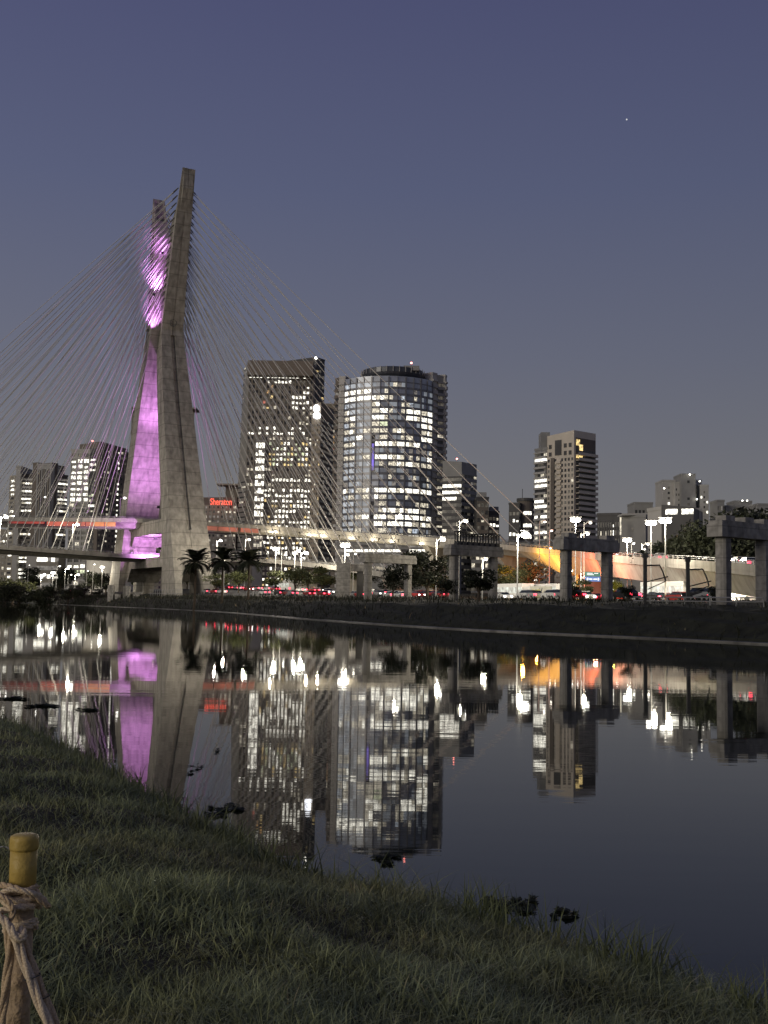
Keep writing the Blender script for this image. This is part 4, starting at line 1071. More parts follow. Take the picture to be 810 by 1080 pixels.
# pump stand of short concrete posts at the pylon foot
c = P(126, 628, 322); O = Vector((c.x, c.y, .2))
root = thing('concrete_outfall', 'cluster of stubby concrete posts and slabs on the bank at the pylon foot', 'outfall', O)
for i, (px, h, w_) in enumerate(((117, 6.0, .8), (124.5, 3.4, .8), (133, 5.8, .9), (143, 3.4, .8))):
    q = P(px, 630, 322); mb = MB(); mb.box(q.x - O.x - w_, q.x - O.x + w_, -1 + i * .3, 1 + i * .3, -1, h, CONC_P); mb.build('post', root)
mb = MB(); q0, q1 = P(114, 630, 322).x - O.x, P(148, 630, 322).x - O.x; mb.box(q0, q1, 1.6, 2.6, 3.5, 4.1, CONC_P); mb.box(q0 + 1, q0 + 5, -2.2, -1.1, .4, 1.2, CONC_P); mb.build('slab', root)

# rail fence along the bank
def fence(px0, px1, s_, h, label, seed):
    pts = []
    for i in range(len(TOEA)):
        q = TOEA[i] + nor[i] * s_; p = Vector((q[0], q[1], gz(q[0], q[1])))
        if q[1] > 20 and px0 < proj(p)[0] < px1: pts.append(p)
    if len(pts) < 2: return
    O = pts[0]; root = thing('rail_fence', label, 'fence', O)
    mb = MB()
    for z in (h * .55, h): mb.tube([p - O + Vector((0, 0, z)) for p in pts], .05, STEEL, 4)
    mb.build('rail', root)
    n = 0
    for i in range(len(pts) - 1):
        for f in (0, .33, .66):
            if n >= 95: break
            p = pts[i].lerp(pts[i + 1], f) - O; m2 = MB(); m2.box(p.x - .05, p.x + .05, p.y - .05, p.y + .05, p.z - .3, p.z + h, STEEL); m2.build('post', root); n += 1
fence(640, 830, 8.5, .7, 'low grey rail fence along the bank crest below the two right portals', 1)
fence(152, 196, 14, 2.2, 'grey rail fence on the bank at the foot of the near pylon leg', 2)

# ------------------------------------------------------------------ trees
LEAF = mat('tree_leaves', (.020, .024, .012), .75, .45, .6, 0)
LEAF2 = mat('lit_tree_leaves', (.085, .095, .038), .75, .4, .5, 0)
BARK = mat('bark', (.07, .055, .04), .9, .3, 2, .5)
def leaf_cloud(mb, centers, n, ls, seed, m):
    q = np.random.default_rng(seed); vs = []; fs = []
    per = n // len(centers)
    for (cx_, cy_, cz_, r) in centers:
        d = q.normal(size=(per, 3)); d /= np.linalg.norm(d, axis=1)[:, None]; rad = r * (q.uniform(.25, 1.08, per) ** .6)
        pos = np.array([cx_, cy_, cz_]) + d * rad[:, None] * np.array([1, 1, .78])
        a = q.normal(size=(per, 3)); a /= np.linalg.norm(a, axis=1)[:, None]; b_ = np.cross(a, q.normal(size=(per, 3))); b_ /= np.linalg.norm(b_, axis=1)[:, None]
        s_ = ls * q.uniform(.6, 1.3, per)[:, None]
        for p, u, v in zip(pos, a * s_, b_ * s_ * .55):
            o = len(vs); vs += [tuple(p - u), tuple(p + v), tuple(p + u), tuple(p - v)]; fs.append((o, o + 1, o + 2, o + 3))
    mb.add(vs, fs, m)
def make_tree(seed, m, h=9, spread=1.0, n=2600, name='leafy_tree'):
    q = random.Random(seed)
    root = thing(name, 'tree', 'tree', (0, 0, 0))
    mb = MB(); tr = [(0, 0, -.5), (q.uniform(-.1, .1), 0, h * .2), (q.uniform(-.3, .3), q.uniform(-.3, .3), h * .45)]
    mb.tube(tr, [.26, .2, .15], BARK, 7)
    cs = []
    for k in range(11):
        a = q.uniform(0, 6.28); rr = q.uniform(.05, .3) * h * spread; z = h * q.uniform(.42, .86)
        r = h * q.uniform(.12, .2) * spread
        cs.append((math.cos(a) * rr, math.sin(a) * rr, z, r))
        if k < 8: mb.tube([tr[1] if k % 2 else tr[2], (math.cos(a) * rr * .5, math.sin(a) * rr * .5, (z + h * .4) / 2), (math.cos(a) * rr, math.sin(a) * rr, z)], [.11, .08, .03], BARK, 5)
    mb.build('trunk', root)
    mb = MB(); leaf_cloud(mb, cs, n, h * .028, seed, m); mb.build('crown', root)
    return root
protos = [make_tree(s, LEAF, 9, sp) for s, sp in ((1, 1.0), (2, 1.25), (3, .9))]
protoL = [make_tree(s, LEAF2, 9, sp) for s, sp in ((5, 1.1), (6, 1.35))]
used = set()
def tree_at(proto, px, D, ytop, label, group=None, wid=1.0, seed=0):
    p = P(px, ytop, D); g = gz(p.x, p.y); h = max(1.5, p.z - g); s_ = h / 8.3
    if proto.name in used: o = dup(proto, (p.x, p.y, g), seed * 1.3, (s_ * wid, s_ * wid, s_), label, group)
    else:
        used.add(proto.name); o = proto; o.location = (p.x, p.y, g); o.rotation_euler = (0, 0, seed * 1.3); o.scale = (s_ * wid, s_ * wid, s_); o['label'] = label
        if group: o['group'] = group
        elif 'group' in o: del o['group']
    if not group and 'group' in o: del o['group']
    return o
G1 = 'dark trees on the far bank in front of the avenue'
TL = [
 (415, 150, 598, 1.15, 'dark dense tree between the columns of the farthest portal frame'),
 (451, 175, 584, 1.5, 'broad dark tree between the farthest portal and the portal with steel posts'),
 (505, 122, 600, 1.5, 'dark bushy tree filling the portal topped by steel posts'),
 (470, 128, 611, 1.3, 'low dark tree touching the left column of the portal topped by steel posts'),
 (432, 190, 603, 1.2, 'small dark tree right of the farthest portal frame'),
 (606, 118, 618, 1.0, 'small dark tree right of the left column of the third portal'),
 (663, 104, 628, 1.5, 'low dark bush right of the third portal frame'),
 (748, 170, 556, .9, 'tall dark tree behind the flyover, left of the nearest portal'),
 (730, 180, 562, 1.3, 'rounded dark tree behind the flyover near the tall lamp posts'),
 (767, 175, 556, 1.2, 'dark tree behind the left column of the nearest portal'),
 (791, 190, 542, 1.1, 'big dark tree crown rising above the nearest portal beam'),
 (815, 180, 537, 1.2, 'dark tree at the right picture edge above the nearest portal'),
 (706, 190, 572, 1.4, 'low dark tree behind the flyover under the double lamps'),
 (783, 165, 568, 1.3, 'dark tree seen through the opening of the nearest portal'),
 (758, 100, 631, 1.8, 'low dark bush at the left column of the nearest portal'),
]
for i, (px, D, y, wd, lab) in enumerate(TL): tree_at(protos[i % 3], px, D, y, lab, G1 if i < 7 else 'dark trees behind the flyover', wd, i)
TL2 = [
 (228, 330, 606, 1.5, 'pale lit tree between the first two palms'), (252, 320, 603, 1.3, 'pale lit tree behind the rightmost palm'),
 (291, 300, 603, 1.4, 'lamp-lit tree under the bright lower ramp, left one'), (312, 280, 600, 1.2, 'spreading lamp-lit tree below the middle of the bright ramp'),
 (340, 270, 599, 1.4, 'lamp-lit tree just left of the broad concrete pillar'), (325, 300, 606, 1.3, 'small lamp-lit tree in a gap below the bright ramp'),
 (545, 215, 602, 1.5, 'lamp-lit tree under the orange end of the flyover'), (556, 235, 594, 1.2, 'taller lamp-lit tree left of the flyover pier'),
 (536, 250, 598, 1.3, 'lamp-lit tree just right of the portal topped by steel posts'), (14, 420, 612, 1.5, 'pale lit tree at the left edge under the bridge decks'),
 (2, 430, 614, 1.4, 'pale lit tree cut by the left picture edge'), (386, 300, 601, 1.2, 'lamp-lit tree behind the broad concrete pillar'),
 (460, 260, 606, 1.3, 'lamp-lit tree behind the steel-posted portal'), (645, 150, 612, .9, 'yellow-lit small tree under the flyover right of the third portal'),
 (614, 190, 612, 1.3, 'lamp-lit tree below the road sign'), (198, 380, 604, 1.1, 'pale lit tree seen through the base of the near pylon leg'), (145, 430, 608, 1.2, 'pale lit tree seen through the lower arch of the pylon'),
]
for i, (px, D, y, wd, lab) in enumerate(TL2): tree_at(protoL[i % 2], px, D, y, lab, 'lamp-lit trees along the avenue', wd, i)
TL3 = [(98, 430, 604, 1.6, 'dark tree mound in front of the pale pavilion'), (112, 425, 606, 1.6, 'dark tree between the pavilion and the pylon'), (34, 500, 598, .9, 'dark upright tree at the left, under the decks'), (52, 380, 618, 1.5, 'low dark tree among the street lights at the left'), (64, 500, 601, 1.3, 'dark rounded tree at left with street lights around it'),
 (80, 395, 617, 1.4, 'low dark tree left of the red-lit vehicles'), (90, 370, 619, 1.9, 'dark bush in front of the red-lit vehicles'), (22, 385, 618, 1.7, 'low dark bush near the left edge'), (103, 365, 621, 1.9, 'dark bush left of the pylon outfall'), (6, 400, 620, 1.8, 'dark bush at the very left edge'), (72, 360, 622, 2, 'dark bush on the bank left of the pylon'), (42, 350, 623, 2.0, 'long dark bush on the left far bank')]
for i, (px, D, y, wd, lab) in enumerate(TL3): tree_at(protos[i % 3], px, D, y, lab, 'dark trees at the left under the bridge', wd, i)

# palms
FROND = mat('palm_frond', (.020, .024, .012), .7, .3, 1, 0)
def palm(px, D, yc_, label, seed):
    p = P(px, yc_, D); g = gz(p.x, p.y); h = p.z - g; q = random.Random(seed)
    root = thing('palm_tree', label, 'palm', (p.x, p.y, g), 0, 'palms beside the pylon')
    mb = MB(); mb.tube([(0, 0, -.5), (.1, 0, h * .4), (.05, 0, h * .8), (0, 0, h)], [.3, .22, .2, .26], BARK, 8)
    mb.build('trunk', root)
    for k in range(42):
        a = k * 2.4 + q.uniform(-.2, .2); el = q.uniform(-.45, 1.35); L_ = q.uniform(3.0, 4.1); mb = MB(); pts = []
        x = z = 0; e = el
        for s_ in range(9):
            pts.append(Vector((math.cos(a) * x, math.sin(a) * x, h + z))); x += math.cos(e) * L_ / 8; z += math.sin(e) * L_ / 8; e -= .07 + .022 * s_
        mb.tube(pts, [.06 - .005 * i for i in range(9)], FROND, 4)
        sd_ = Vector((-math.sin(a), math.cos(a), 0))
        for i in range(1, 9):
            for f in (0, .5):
                c = pts[i].lerp(pts[min(i + 1, 8)], f); ll = 1.0 * math.sin(math.pi * (i + f) / 10.2) + .15
                dirp = (pts[i] - pts[i - 1]).normalized()
                for sg_ in (-1, 1):
                    tip = c + sd_ * sg_ * ll + dirp * .75 * ll - Vector((0, 0, ll * .28)); mb.add([c - dirp * .15, c + dirp * .15, tip], [(0, 1, 2)], FROND)
        mb.build('frond', root)
    # hanging dead skirt
    mb = MB()
    for k in range(18):
        a = k * 2.1; r_ = .25; mb.add([(math.cos(a) * r_, math.sin(a) * r_, h - .1), (math.cos(a + .3) * r_, math.sin(a + .3) * r_, h - .1), (math.cos(a + .1) * q.uniform(.6, 1.1), math.sin(a + .1) * q.uniform(.6, 1.1), h - q.uniform(1.2, 2.6))], [(0, 1, 2)], FROND)
    mb.build('dead_fronds', root)
palm(206, 235, 593, 'leftmost of the three dark palms, in front of the pylon leg', 1)
palm(235, 232, 591.5, 'middle one of the three dark palms, slim trunk', 2)
palm(262.5, 228, 592, 'rightmost of the three dark palms, with the fullest crown', 3)

# ------------------------------------------------------------------ catenary masts
def mast(px, D, ytop, label, sd_):
    p = P(px, ytop, D); g = gz(p.x, p.y); h = p.z - g
    root = thing('catenary_mast', label, 'rail mast', (p.x, p.y, g), 0, 'dark rail masts along the bank')
    mb = MB()
    mb.box(-.14, .14, -.14, .14, -.5, h, DARKST); mb.box(-.2, .2, -.2, .2, h - .35, h + .002, DARKST); mb.build('pole', root)
    mb = MB(); mb.tube([(0, -.1, h - 1.0), (1.2, -.1, h - .95), (1.5, -.1, h - 1.6), (1.7, -.1, h - 2.3)], .07, DARKST, 5); mb.tube([(0, -.1, h - 2.4), (1.9, -.1, h - 1.9)], .05, DARKST, 5); mb.tube([(1.7, -.1, h - 2.3), (.2, -.1, h - 3.0)], .04, DARKST, 5); mb.build('bracket', root)
mast(680.3, 92, 584, 'left one of the two dark rail masts in front of the flyover', 1)
mast(725.3, 90, 588, 'right one of the two dark rail masts in front of the flyover', 1)
mast(483.5, 180, 551, 'slim mast rising above the portal topped by steel posts', 1)

# ------------------------------------------------------------------ street lamps
def lamp_proto(name, kind):
    root = thing(name, 'lamp', 'street lamp', (0, 0, 0))
    mb = MB(); mb.tube([(0, 0, -.3), (0, 0, .55), (0, 0, .97)], [.012, .009, .006], STEEL, 8); mb.build('pole', root)
    return root
def lamp(px, ytop, D, label, r=.35, heads=1, power=0, m=None, base=None, group='street lamps', col=(1, .9, .72), arm=1.2, zb=None):
    p = P(px, ytop, D); g = zb if zb is not None else gz(p.x, p.y); h = p.z - g
    root = thing('street_lamp', label, 'street lamp', (p.x, p.y, g), 0, group)
    mb = MB(); mb.tube([(0, 0, -.4), (0, 0, h * .6), (0, 0, h)], [.12, .09, .06], STEEL, 6); mb.build('pole', root)
    sides = (1,) if heads == 1 else (-1, 1)
    for sx in sides:
        mb = MB(); ax = arm * sx * (1 if heads == 2 else (1 if arm else 0))
        mb.tube([(0, 0, h - .5), (ax * .5, 0, h - .05), (ax, 0, h + .05)], .05, STEEL, 5)
        mb.obox((ax + .2 * sx * (arm > .5), 0, h + r * .62), (1, 0, 0), (0, 1, 0), .2 + r * .5, .2, .05, STEEL); hd = mb.build('lamp_head', root)
        mb = MB(); mb.ball((ax + .3 * sx * (arm > .5), -.02, h - .08), r * .7, m or LAMP, 1.1, .9, .75, 10); mb.build('lens', hd)
    if power: light('street_light', 'POINT', (p.x + arm * .4, p.y - .8, p.z - .9), power, col, size=.35)
    return root
WB = 'glaring'
LP_ = [
 # px, y, D, r, heads, power, label
 (1, 545, 300, .8, 1, 9000, 'glaring street lamp cut by the left picture edge, on the deck'),
 (9, 544, 320, .35, 1, 0, 'small street lamp second from the left edge on the deck'),
 (43, 524, 378, .4, 1, 0, 'street lamp standing on the upper deck at the left'),
 (77, 553, 352, .75, 1, 9000, 'glaring street lamp on the lower deck left of the pylon'),
 (127, 525, 372, .6, 1, 0, 'street lamp on the upper deck right next to the far pylon leg'),
]
def deck_z(px, L, PX):
    p, i = at_px(L, PX, px); return p.z - .95
for px, y, D, r, hd, pw, lab in LP_:
    zb = deck_z(px, UPL, UPX) if D > 365 or D in (300,) and False else deck_z(px, LOL, LPX)
    lamp(px, y, D, lab, r, hd, pw, zb=zb, group='street lamps on the bridge decks')
GL = 'street lamps along the avenue'
for px, y, D, r, hd, pw, lab in [
 (43.5, 606, 415, .8, 1, 6000, 'bright street lamp at the left edge of the lamp cluster under the decks'), (52, 607, 430, .55, 1, 0, 'second bright lamp in the cluster under the left decks'), (56, 604, 445, .75, 2, 6000, 'twin bright lamp in the middle of the cluster under the left decks'),
 (60, 597, 460, .45, 1, 0, 'small high lamp behind the cluster under the left decks'), (69, 599.5, 455, .55, 1, 4000, 'lamp at the upper right of the cluster under the left decks'), (72, 606, 430, .35, 1, 0, 'small lamp right of the cluster under the left decks'), (79.5, 606, 420, .6, 1, 5000, 'rightmost bright lamp of the cluster under the left decks'),
 (98.5, 595, 400, .3, 1, 0, 'slim street lamp left of the round pale pavilion'), (108, 598, 395, .5, 2, 4000, 'twin street lamp in front of the pavilion at the pylon'), (91.5, 602, 410, .25, 1, 0, 'faint street lamp in front of the dark hill of trees'), (118, 588, 400, .4, 1, 0, 'street lamp touching the far pylon leg'),
 (229, 570, 330, .5, 1, 5000, 'street lamp above the middle palm'), (237, 582, 300, .55, 1, 5000, 'low glaring lamp just above the middle palm crown'), (259, 569, 345, .5, 1, 5000, 'street lamp above the rightmost palm'),
 (291, 579, 310, .6, 2, 9000, 'twin lamp above the bright lower ramp'), (297, 585, 305, .4, 1, 0, 'small lamp just over the bright lower ramp'), (311, 581, 300, .45, 1, 6000, 'lamp in the middle of the bright lower ramp'), (318, 583, 300, .55, 1, 9000, 'lamp at the right of the bright lower ramp'),
 (364, 575, 225, .75, 2, 9000, 'very bright twin lamp above the broad concrete pillar'), (361, 585, 230, .35, 1, 0, 'small lamp below the very bright twin lamp'), (373, 584, 240, .3, 1, 0, 'small lamp right of the very bright twin lamp'),
 (417.5, 543, 300, .45, 1, 2500, 'slim lamp in front of the round tower base'), (460.5, 568.5, 200, .6, 1, 5000, 'bright lamp left of the portal topped by steel posts'),
 (484.5, 549.5, 190, .4, 1, 2500, 'lamp on a tall slim pole left of the steel-posted portal'), (509, 589.5, 150, .25, 1, 1500, 'small lamp seen inside the portal topped by steel posts'), (432, 584, 210, .3, 1, 1500, 'small lamp over the right end of the farthest portal'),
 (546, 563.5, 170, .95, 1, 9000, 'large glaring lamp on the pole above the orange flyover end'), (569, 550, 240, .35, 1, 0, 'slim lamp left of the cream tower base'), (579.5, 559.5, 230, .3, 1, 0, 'slim lamp just left of the third portal'), 
 (607, 548, 200, .7, 2, 6000, 'bright twin lamp above the third portal'), (616, 551, 205, .35, 1, 0, 'small lamp right of the bright twin lamp over the third portal'), (613, 562.5, 195, .4, 1, 2500, 'low bright lamp just above the third portal beam'),
 (661.5, 569.5, 215, .6, 2, 4000, 'twin street lamp over the flyover right of the third portal'), (666, 573, 220, .3, 1, 0, 'smaller lamp right behind the twin lamp over the flyover'), (677, 573.5, 215, .35, 1, 1500, 'small lamp pair above the left rail mast'), (677.5, 579, 225, .25, 1, 0, 'lowest small lamp above the left rail mast'),
 (686.5, 551.5, 160, .5, 2, 4500, 'left one of the two tall double street lamps over the flyover'), (701.5, 549, 152, .6, 2, 4500, 'right one of the two tall double street lamps over the flyover'), (713, 577.5, 215, .25, 1, 1000, 'small lamp right of the tall double lamps'),
 (753, 616.5, 150, .45, 1, 5000, 'low glaring lamp under the flyover left of the nearest portal'), (600, 602, 195, .25, 1, 1500, 'small lamp hidden behind the third portal'),
 (175, 603, 450, .3, 1, 0, 'distant lamp behind the pylon base'), (30, 596, 470, .25, 1, 0, 'faint lamp above the left dark trees')]:
    lamp(px, y, D, lab, r, hd, pw, group=GL, arm=.45 if hd == 2 or r <= .3 else .9, m=LAMP if r > .36 else LAMPS_)
# coloured lamps under the flyover
light('orange_lamp', 'POINT', P(566, 606, 248), 9000, (1, .45, .05), size=.4)
light('orange_lamp', 'POINT', P(552, 590, 258), 5000, (1, .45, .05), size=.4)
light('red_lamp', 'SPOT', P(602, 612, 214), 26000, (1, .16, .06), P(604, 590, 232), .4, 110)
light('red_lamp', 'POINT', P(628, 606, 202), 5000, (1, .25, .12), size=.4)
light('yellow_lamp', 'POINT', P(648, 620, 145), 1200, (1, .75, .05), size=.3)
for nm, q, m in (('floodlight', P(566, 606, 248), LAMPW), ('floodlight', P(600, 613, 213), STR_R)):
    g = gz(q.x, q.y); root = thing('ground_floodlight', 'amber floodlight on a short post under the flyover' if m is LAMPW else 'red glowing floodlight on a short post under the flyover', 'floodlight', (q.x, q.y, g))
    mb = MB(); mb.tube([(0, 0, -.3), (0, 0, q.z - g - .9)], .07, DARKST, 6); mb.build('post', root); mb = MB(); mb.box(-.35, .35, -.25, .25, q.z - g - .9, q.z - g - .6, FL); mb.box(-.3, .3, -.2, .2, q.z - g - .598, q.z - g - .55, m); mb.build('lamp_head', root)

# road sign under the flyover
c = P(625, 603, 190); c2 = P(633.4, 613.5, 190); c1 = P(616.8, 603, 190); g = gz(c.x, c.y)
root = thing('road_sign', 'blue and green direction sign hanging under the flyover, right of the third portal column', 'road sign', (c.x, 190, g))
wS = c2.x - c1.x; zt_, zb2 = c1.z - g, c2.z - g
SGB = emis('sign_blue', (.25, .45, .9), .35, base=(.05, .12, .4)); SGG = emis('sign_green', (.3, .6, .5), .22, base=(.02, .15, .08)); SGW = emis('sign_white', (.9, .95, 1), .9, base=(.8, .8, .8))
mb = MB(); mb.box(-wS / 2, wS / 2, -.06, .06, zb2 + .9, zt_, SGG); mb.build('green_panel', root)
mb = MB(); mb.box(-wS / 2, wS / 2, -.06, .06, zb2, zb2 + .86, SGB); mb.build('blue_panel', root)
mb = MB()
for x_, z_, a_, b_ in ((-.9, zb2 + .42, .13, .22), (-.35, zb2 + .42, .3, .1), (.45, zb2 + .42, .32, .1), (1.0, zb2 + .42, .12, .22), (-.5, zt_ - .25, .5, .06), (.6, zt_ - .25, .35, .06), (-.4, zt_ - .5, .6, .06)): mb.box(x_ - a_, x_ + a_, -.09, -.062, z_ - b_, z_ + b_, SGW)
mb.build('sign_marks', root)
mb = MB(); mb.box(-wS / 2 - .25, -wS / 2 - .1, .08, .25, -1, zt_ + .1, STEEL); mb.box(-wS / 2 - .25, wS / 2, .1, .22, zt_ - .6, zt_ - .48, STEEL); mb.build('sign_post', root)

# ------------------------------------------------------------------ vehicles
TYRE = mat('tyre_rubber', (.02, .02, .02), .9); CARG = mat('car_glass', (.02, .025, .03), .1, .1, 1, 0, 0, .6)
def carpaint(n_, c): return mat('car_paint_' + n_, c, .3, .03, 1, 0, .2, .5)
def make_car(colname, c, rear=True):
    root = thing('parked_car' if False else 'car', colname + ' car', 'car', (0, 0, 0)); m = carpaint(colname, c)
    mb = MB(); prof = [(-2.1, .35), (-2.12, .75), (-1.95, .92), (-1.0, 1.0), (1.15, 1.02), (2.0, .98), (2.1, .7), (2.08, .35)]
    ws = [.78, .84, .84, .86, .86, .84, .82, .78]
    mb.loft([[(x, s_ * w_, z) for (x, z), w_ in zip(prof, ws)] for s_ in (-1, -.92, .92, 1)], m)
    mb.box(-.62, 1.05, -.62, .62, 1.38, 1.45, m); mb.build('body', root)
    mb = MB(); lo = [(-1.15, -.76, .99), (1.6, -.76, .99), (1.6, .76, .99), (-1.15, .76, .99)]; hi = [(-.6, -.6, 1.38), (1.1, -.6, 1.38), (1.1, .6, 1.38), (-.6, .6, 1.38)]
    mb.loft([lo, hi], CARG); mb.build('windows', root)
    for x in (-1.3, 1.3):
        for y in (-.8, .8):
            mb = MB(); mb.tube([(x, y - .1, .32), (x, y + .1, .32)], .32, TYRE, 12); mb.tube([(x, y - .11, .32), (x, y + .11, .32)], .17, STEEL, 8); mb.build('wheel', root)
    for y in (-.62, .62):
        mb = MB(); mb.obox((2.1, y, .78), (1, 0, 0), (0, 1, 0), .06, .2, .12, REDL); mb.build('tail_light', root)
        mb = MB(); mb.obox((-2.12, y, .66), (1, 0, 0), (0, 1, 0), .05, .17, .09, HEADL); mb.build('headlight', root)
    return root
def make_bus():
    root = thing('city_bus', 'white city bus', 'bus', (0, 0, 0)); m = carpaint('bus_white', (.7, .7, .68))
    mb = MB(); mb.box(-6, 6, -1.25, 1.25, .4, 1.35, m); mb.box(-6, 6, -1.25, 1.25, 2.45, 3.15, m)
    for x in (-5.9, -4, -2, 0, 2, 4, 5.9): mb.box(x - .1, x + .1, -1.24, 1.24, 1.34, 2.46, m)
    mb.build('body', root)
    mb = MB(); mb.box(-5.95, 5.95, -1.2, 1.2, 1.352, 2.448, emis('bus_interior', (.9, 1, .9), .7, noise=1, nscale=.8, lo=.2)); mb.build('windows', root)
    for x in (-4, 3.6):
        for y in (-1.15, 1.15): mb = MB(); mb.tube([(x, y - .13, .48), (x, y + .13, .48)], .48, TYRE, 12); mb.build('wheel', root)
    for y in (-1, 1):
        mb = MB(); mb.obox((6.02, y, .8), (1, 0, 0), (0, 1, 0), .05, .15, .25, REDL); mb.build('tail_light', root)
        mb = MB(); mb.obox((-6.02, y, .75), (1, 0, 0), (0, 1, 0), .05, .2, .14, HEADL); mb.build('headlight', root)
    return root
cars = {k: make_car(k, c) for k, c in (('white', (.75, .75, .73)), ('silver', (.35, .36, .37)), ('black', (.03, .03, .035)), ('red', (.35, .03, .03)))}
bus = make_bus(); usedc = set()
def put(proto, loc, yaw, label, group):
    if proto.name in usedc: return dup(proto, loc, yaw, 1, label, group)
    usedc.add(proto.name); proto.location = loc; proto.rotation_euler = (0, 0, yaw); proto['label'] = label; proto['group'] = group; return proto
def on_road(px, s_):
    """point of the avenue at offset s_ from the water seen at px"""
    for i in range(len(TOEA) - 1):
        a = TOEA[i] + nor[i] * s_; b_ = TOEA[i + 1] + nor[i + 1] * s_
        if a[1] < 60: continue
        pa = proj((a[0], a[1], 4))[0]; pb_ = proj((b_[0], b_[1], 4))[0]
        if (pa - px) * (pb_ - px) <= 0:
            f = (pa - px) / (pa - pb_ + 1e-9); q = a * (1 - f) + b_ * f; t_ = b_ - a
            return Vector((q[0], q[1], gz(q[0], q[1]) + .06)), math.atan2(t_[1], t_[0])
    return None, 0
qr = random.Random(77); GC = 'cars in the evening traffic on the avenue'
names = list(cars)
# two directions: away from us (tail lights towards us) and towards us
px_list = [8, 16, 24, 33, 40, 50, 60, 71, 83, 95, 107, 218, 227, 241, 250, 262, 272, 283, 290, 299, 308, 318, 326, 335, 346, 375, 383, 395, 405, 417, 424, 441, 449, 458, 467, 531, 556, 583, 590, 604, 616, 626, 636, 653, 674, 691, 699, 709, 716, 744]
px_list = sorted(px_list + [12, 29, 45, 66, 76, 89, 101, 222, 234, 246, 256, 267, 279, 295, 304, 331, 341, 380, 400, 412, 445, 453, 463, 535, 562, 622, 648, 660, 733, 739])
LM = [(-5, 'the left picture edge'), (66, 'the left lamp cluster'), (214, 'the near pylon leg'), (262, 'the rightmost palm'), (322, 'the bright ramp end'), (362, 'the broad concrete pillar'), (409, 'the farthest portal'), (480, 'the steel-posted portal'), (545, 'the largest lamp pole'), (597, 'the third portal left column'), (641, 'the third portal right column'), (680, 'the left rail mast'), (725, 'the right rail mast')]
ORD = ['nearest', 'second', 'third', 'fourth', 'fifth', 'sixth', 'seventh', 'eighth', 'ninth', 'tenth', 'eleventh', 'twelfth', 'thirteenth', 'fourteenth']
cnt = {}
for j, px in enumerate(px_list):
    s_ = qr.choice([33, 42, 50, 55, 59]); toward = s_ in (42, 59)
    lm = [l for l in LM if l[0] <= px][-1][1]; cnt[lm] = cnt.get(lm, 0) + 1
    p, yaw = on_road(px, s_)
    if p is None: continue
    nm = qr.choice(names); 
    put(cars[nm], p, yaw + (math.pi if not toward else 0) , nm + ' car with ' + ('headlights' if toward else 'tail lights') + ', ' + ORD[cnt[lm] - 1] + ' right of ' + lm, GC)
for k, (px, s_, lab) in enumerate(((543, 54, 'white city bus with lit windows under the orange end of the flyover'), (705, 57, 'long white city bus between the two rail masts'), (778, 57, 'white city bus seen through the nearest portal'), (578, 57, 'white city bus behind the left column of the third portal'), (300, 57, 'distant white city bus under the bright lower ramp'))):
    p, yaw = on_road(px, s_)
    if p is not None: put(bus, p, yaw + math.pi, lab, 'city buses on the avenue')
# cars on the flyover
FC = [(653, 'white'), (662, 'white'), (684, 'white'), (727, 'white'), (764, 'white'), (773, 'white'), (617, 'red'), (627, 'white'), (634, 'red'), (585, 'red'), (572, 'silver'), (595, 'white')]
for j, (px, nm) in enumerate(FC):
    p, i = at_px(UPL, UPX, px); t_, n_ = UFR[i]; q = p - n_ * (1.9 if j % 3 else 5.0) + Vector((0, 0, -.89))
    yaw = math.atan2(t_.y, t_.x) + (0 if nm == 'white' and px > 640 else math.pi)
    where = ('just right of the third portal', 'second right of the third portal', 'beneath the tall double lamps', 'above the right rail mast', 'beside the nearest portal column', 'inside the nearest portal opening', 'left one seen through the third portal', 'middle one seen through the third portal', 'right one seen through the third portal', 'above the flyover pier', 'near the orange flyover end', 'left of the third portal column')[j]
    put(cars[nm], q, yaw, nm + ' car on the flyover, ' + where, 'cars driving on the flyover')
# construction hoarding
c0, c1 = P(559, 617, 205), P(592, 617, 200); g = gz(c0.x, c0.y); t_ = (c1 - c0); t_.z = 0; L_ = t_.length; t_.normalize()
root = thing('hoarding', 'pale panelled hoarding with graffiti strokes beside the bus under the flyover', 'hoarding', (c0.x, c0.y, g), math.atan2(t_.y, t_.x))
mb = MB()
for k in range(6): mb.box(L_ * k / 6 + .02, L_ * (k + 1) / 6 - .02, -.05, .05, -.3, 2.7, mat('hoarding_paint', (.5, .49, .42), .8, .1, .5)); mb.box(L_ * k / 6 - .04, L_ * k / 6 + .01, .06, .14, -.3, 2.8, STEEL)
mb.build('panel', root)
mb = MB(); qq = random.Random(4)
for k in range(14):
    x = qq.uniform(.5, L_ - .5); mb.tube([(x, -.075, qq.uniform(.4, 1)), (x + qq.uniform(-.4, .4), -.075, 1.4), (x + qq.uniform(-.3, .6), -.075, qq.uniform(1.7, 2.4))], .05, mat('graffiti_paint', (.07, .07, .09), .7), 4)
mb.build('graffiti', root)

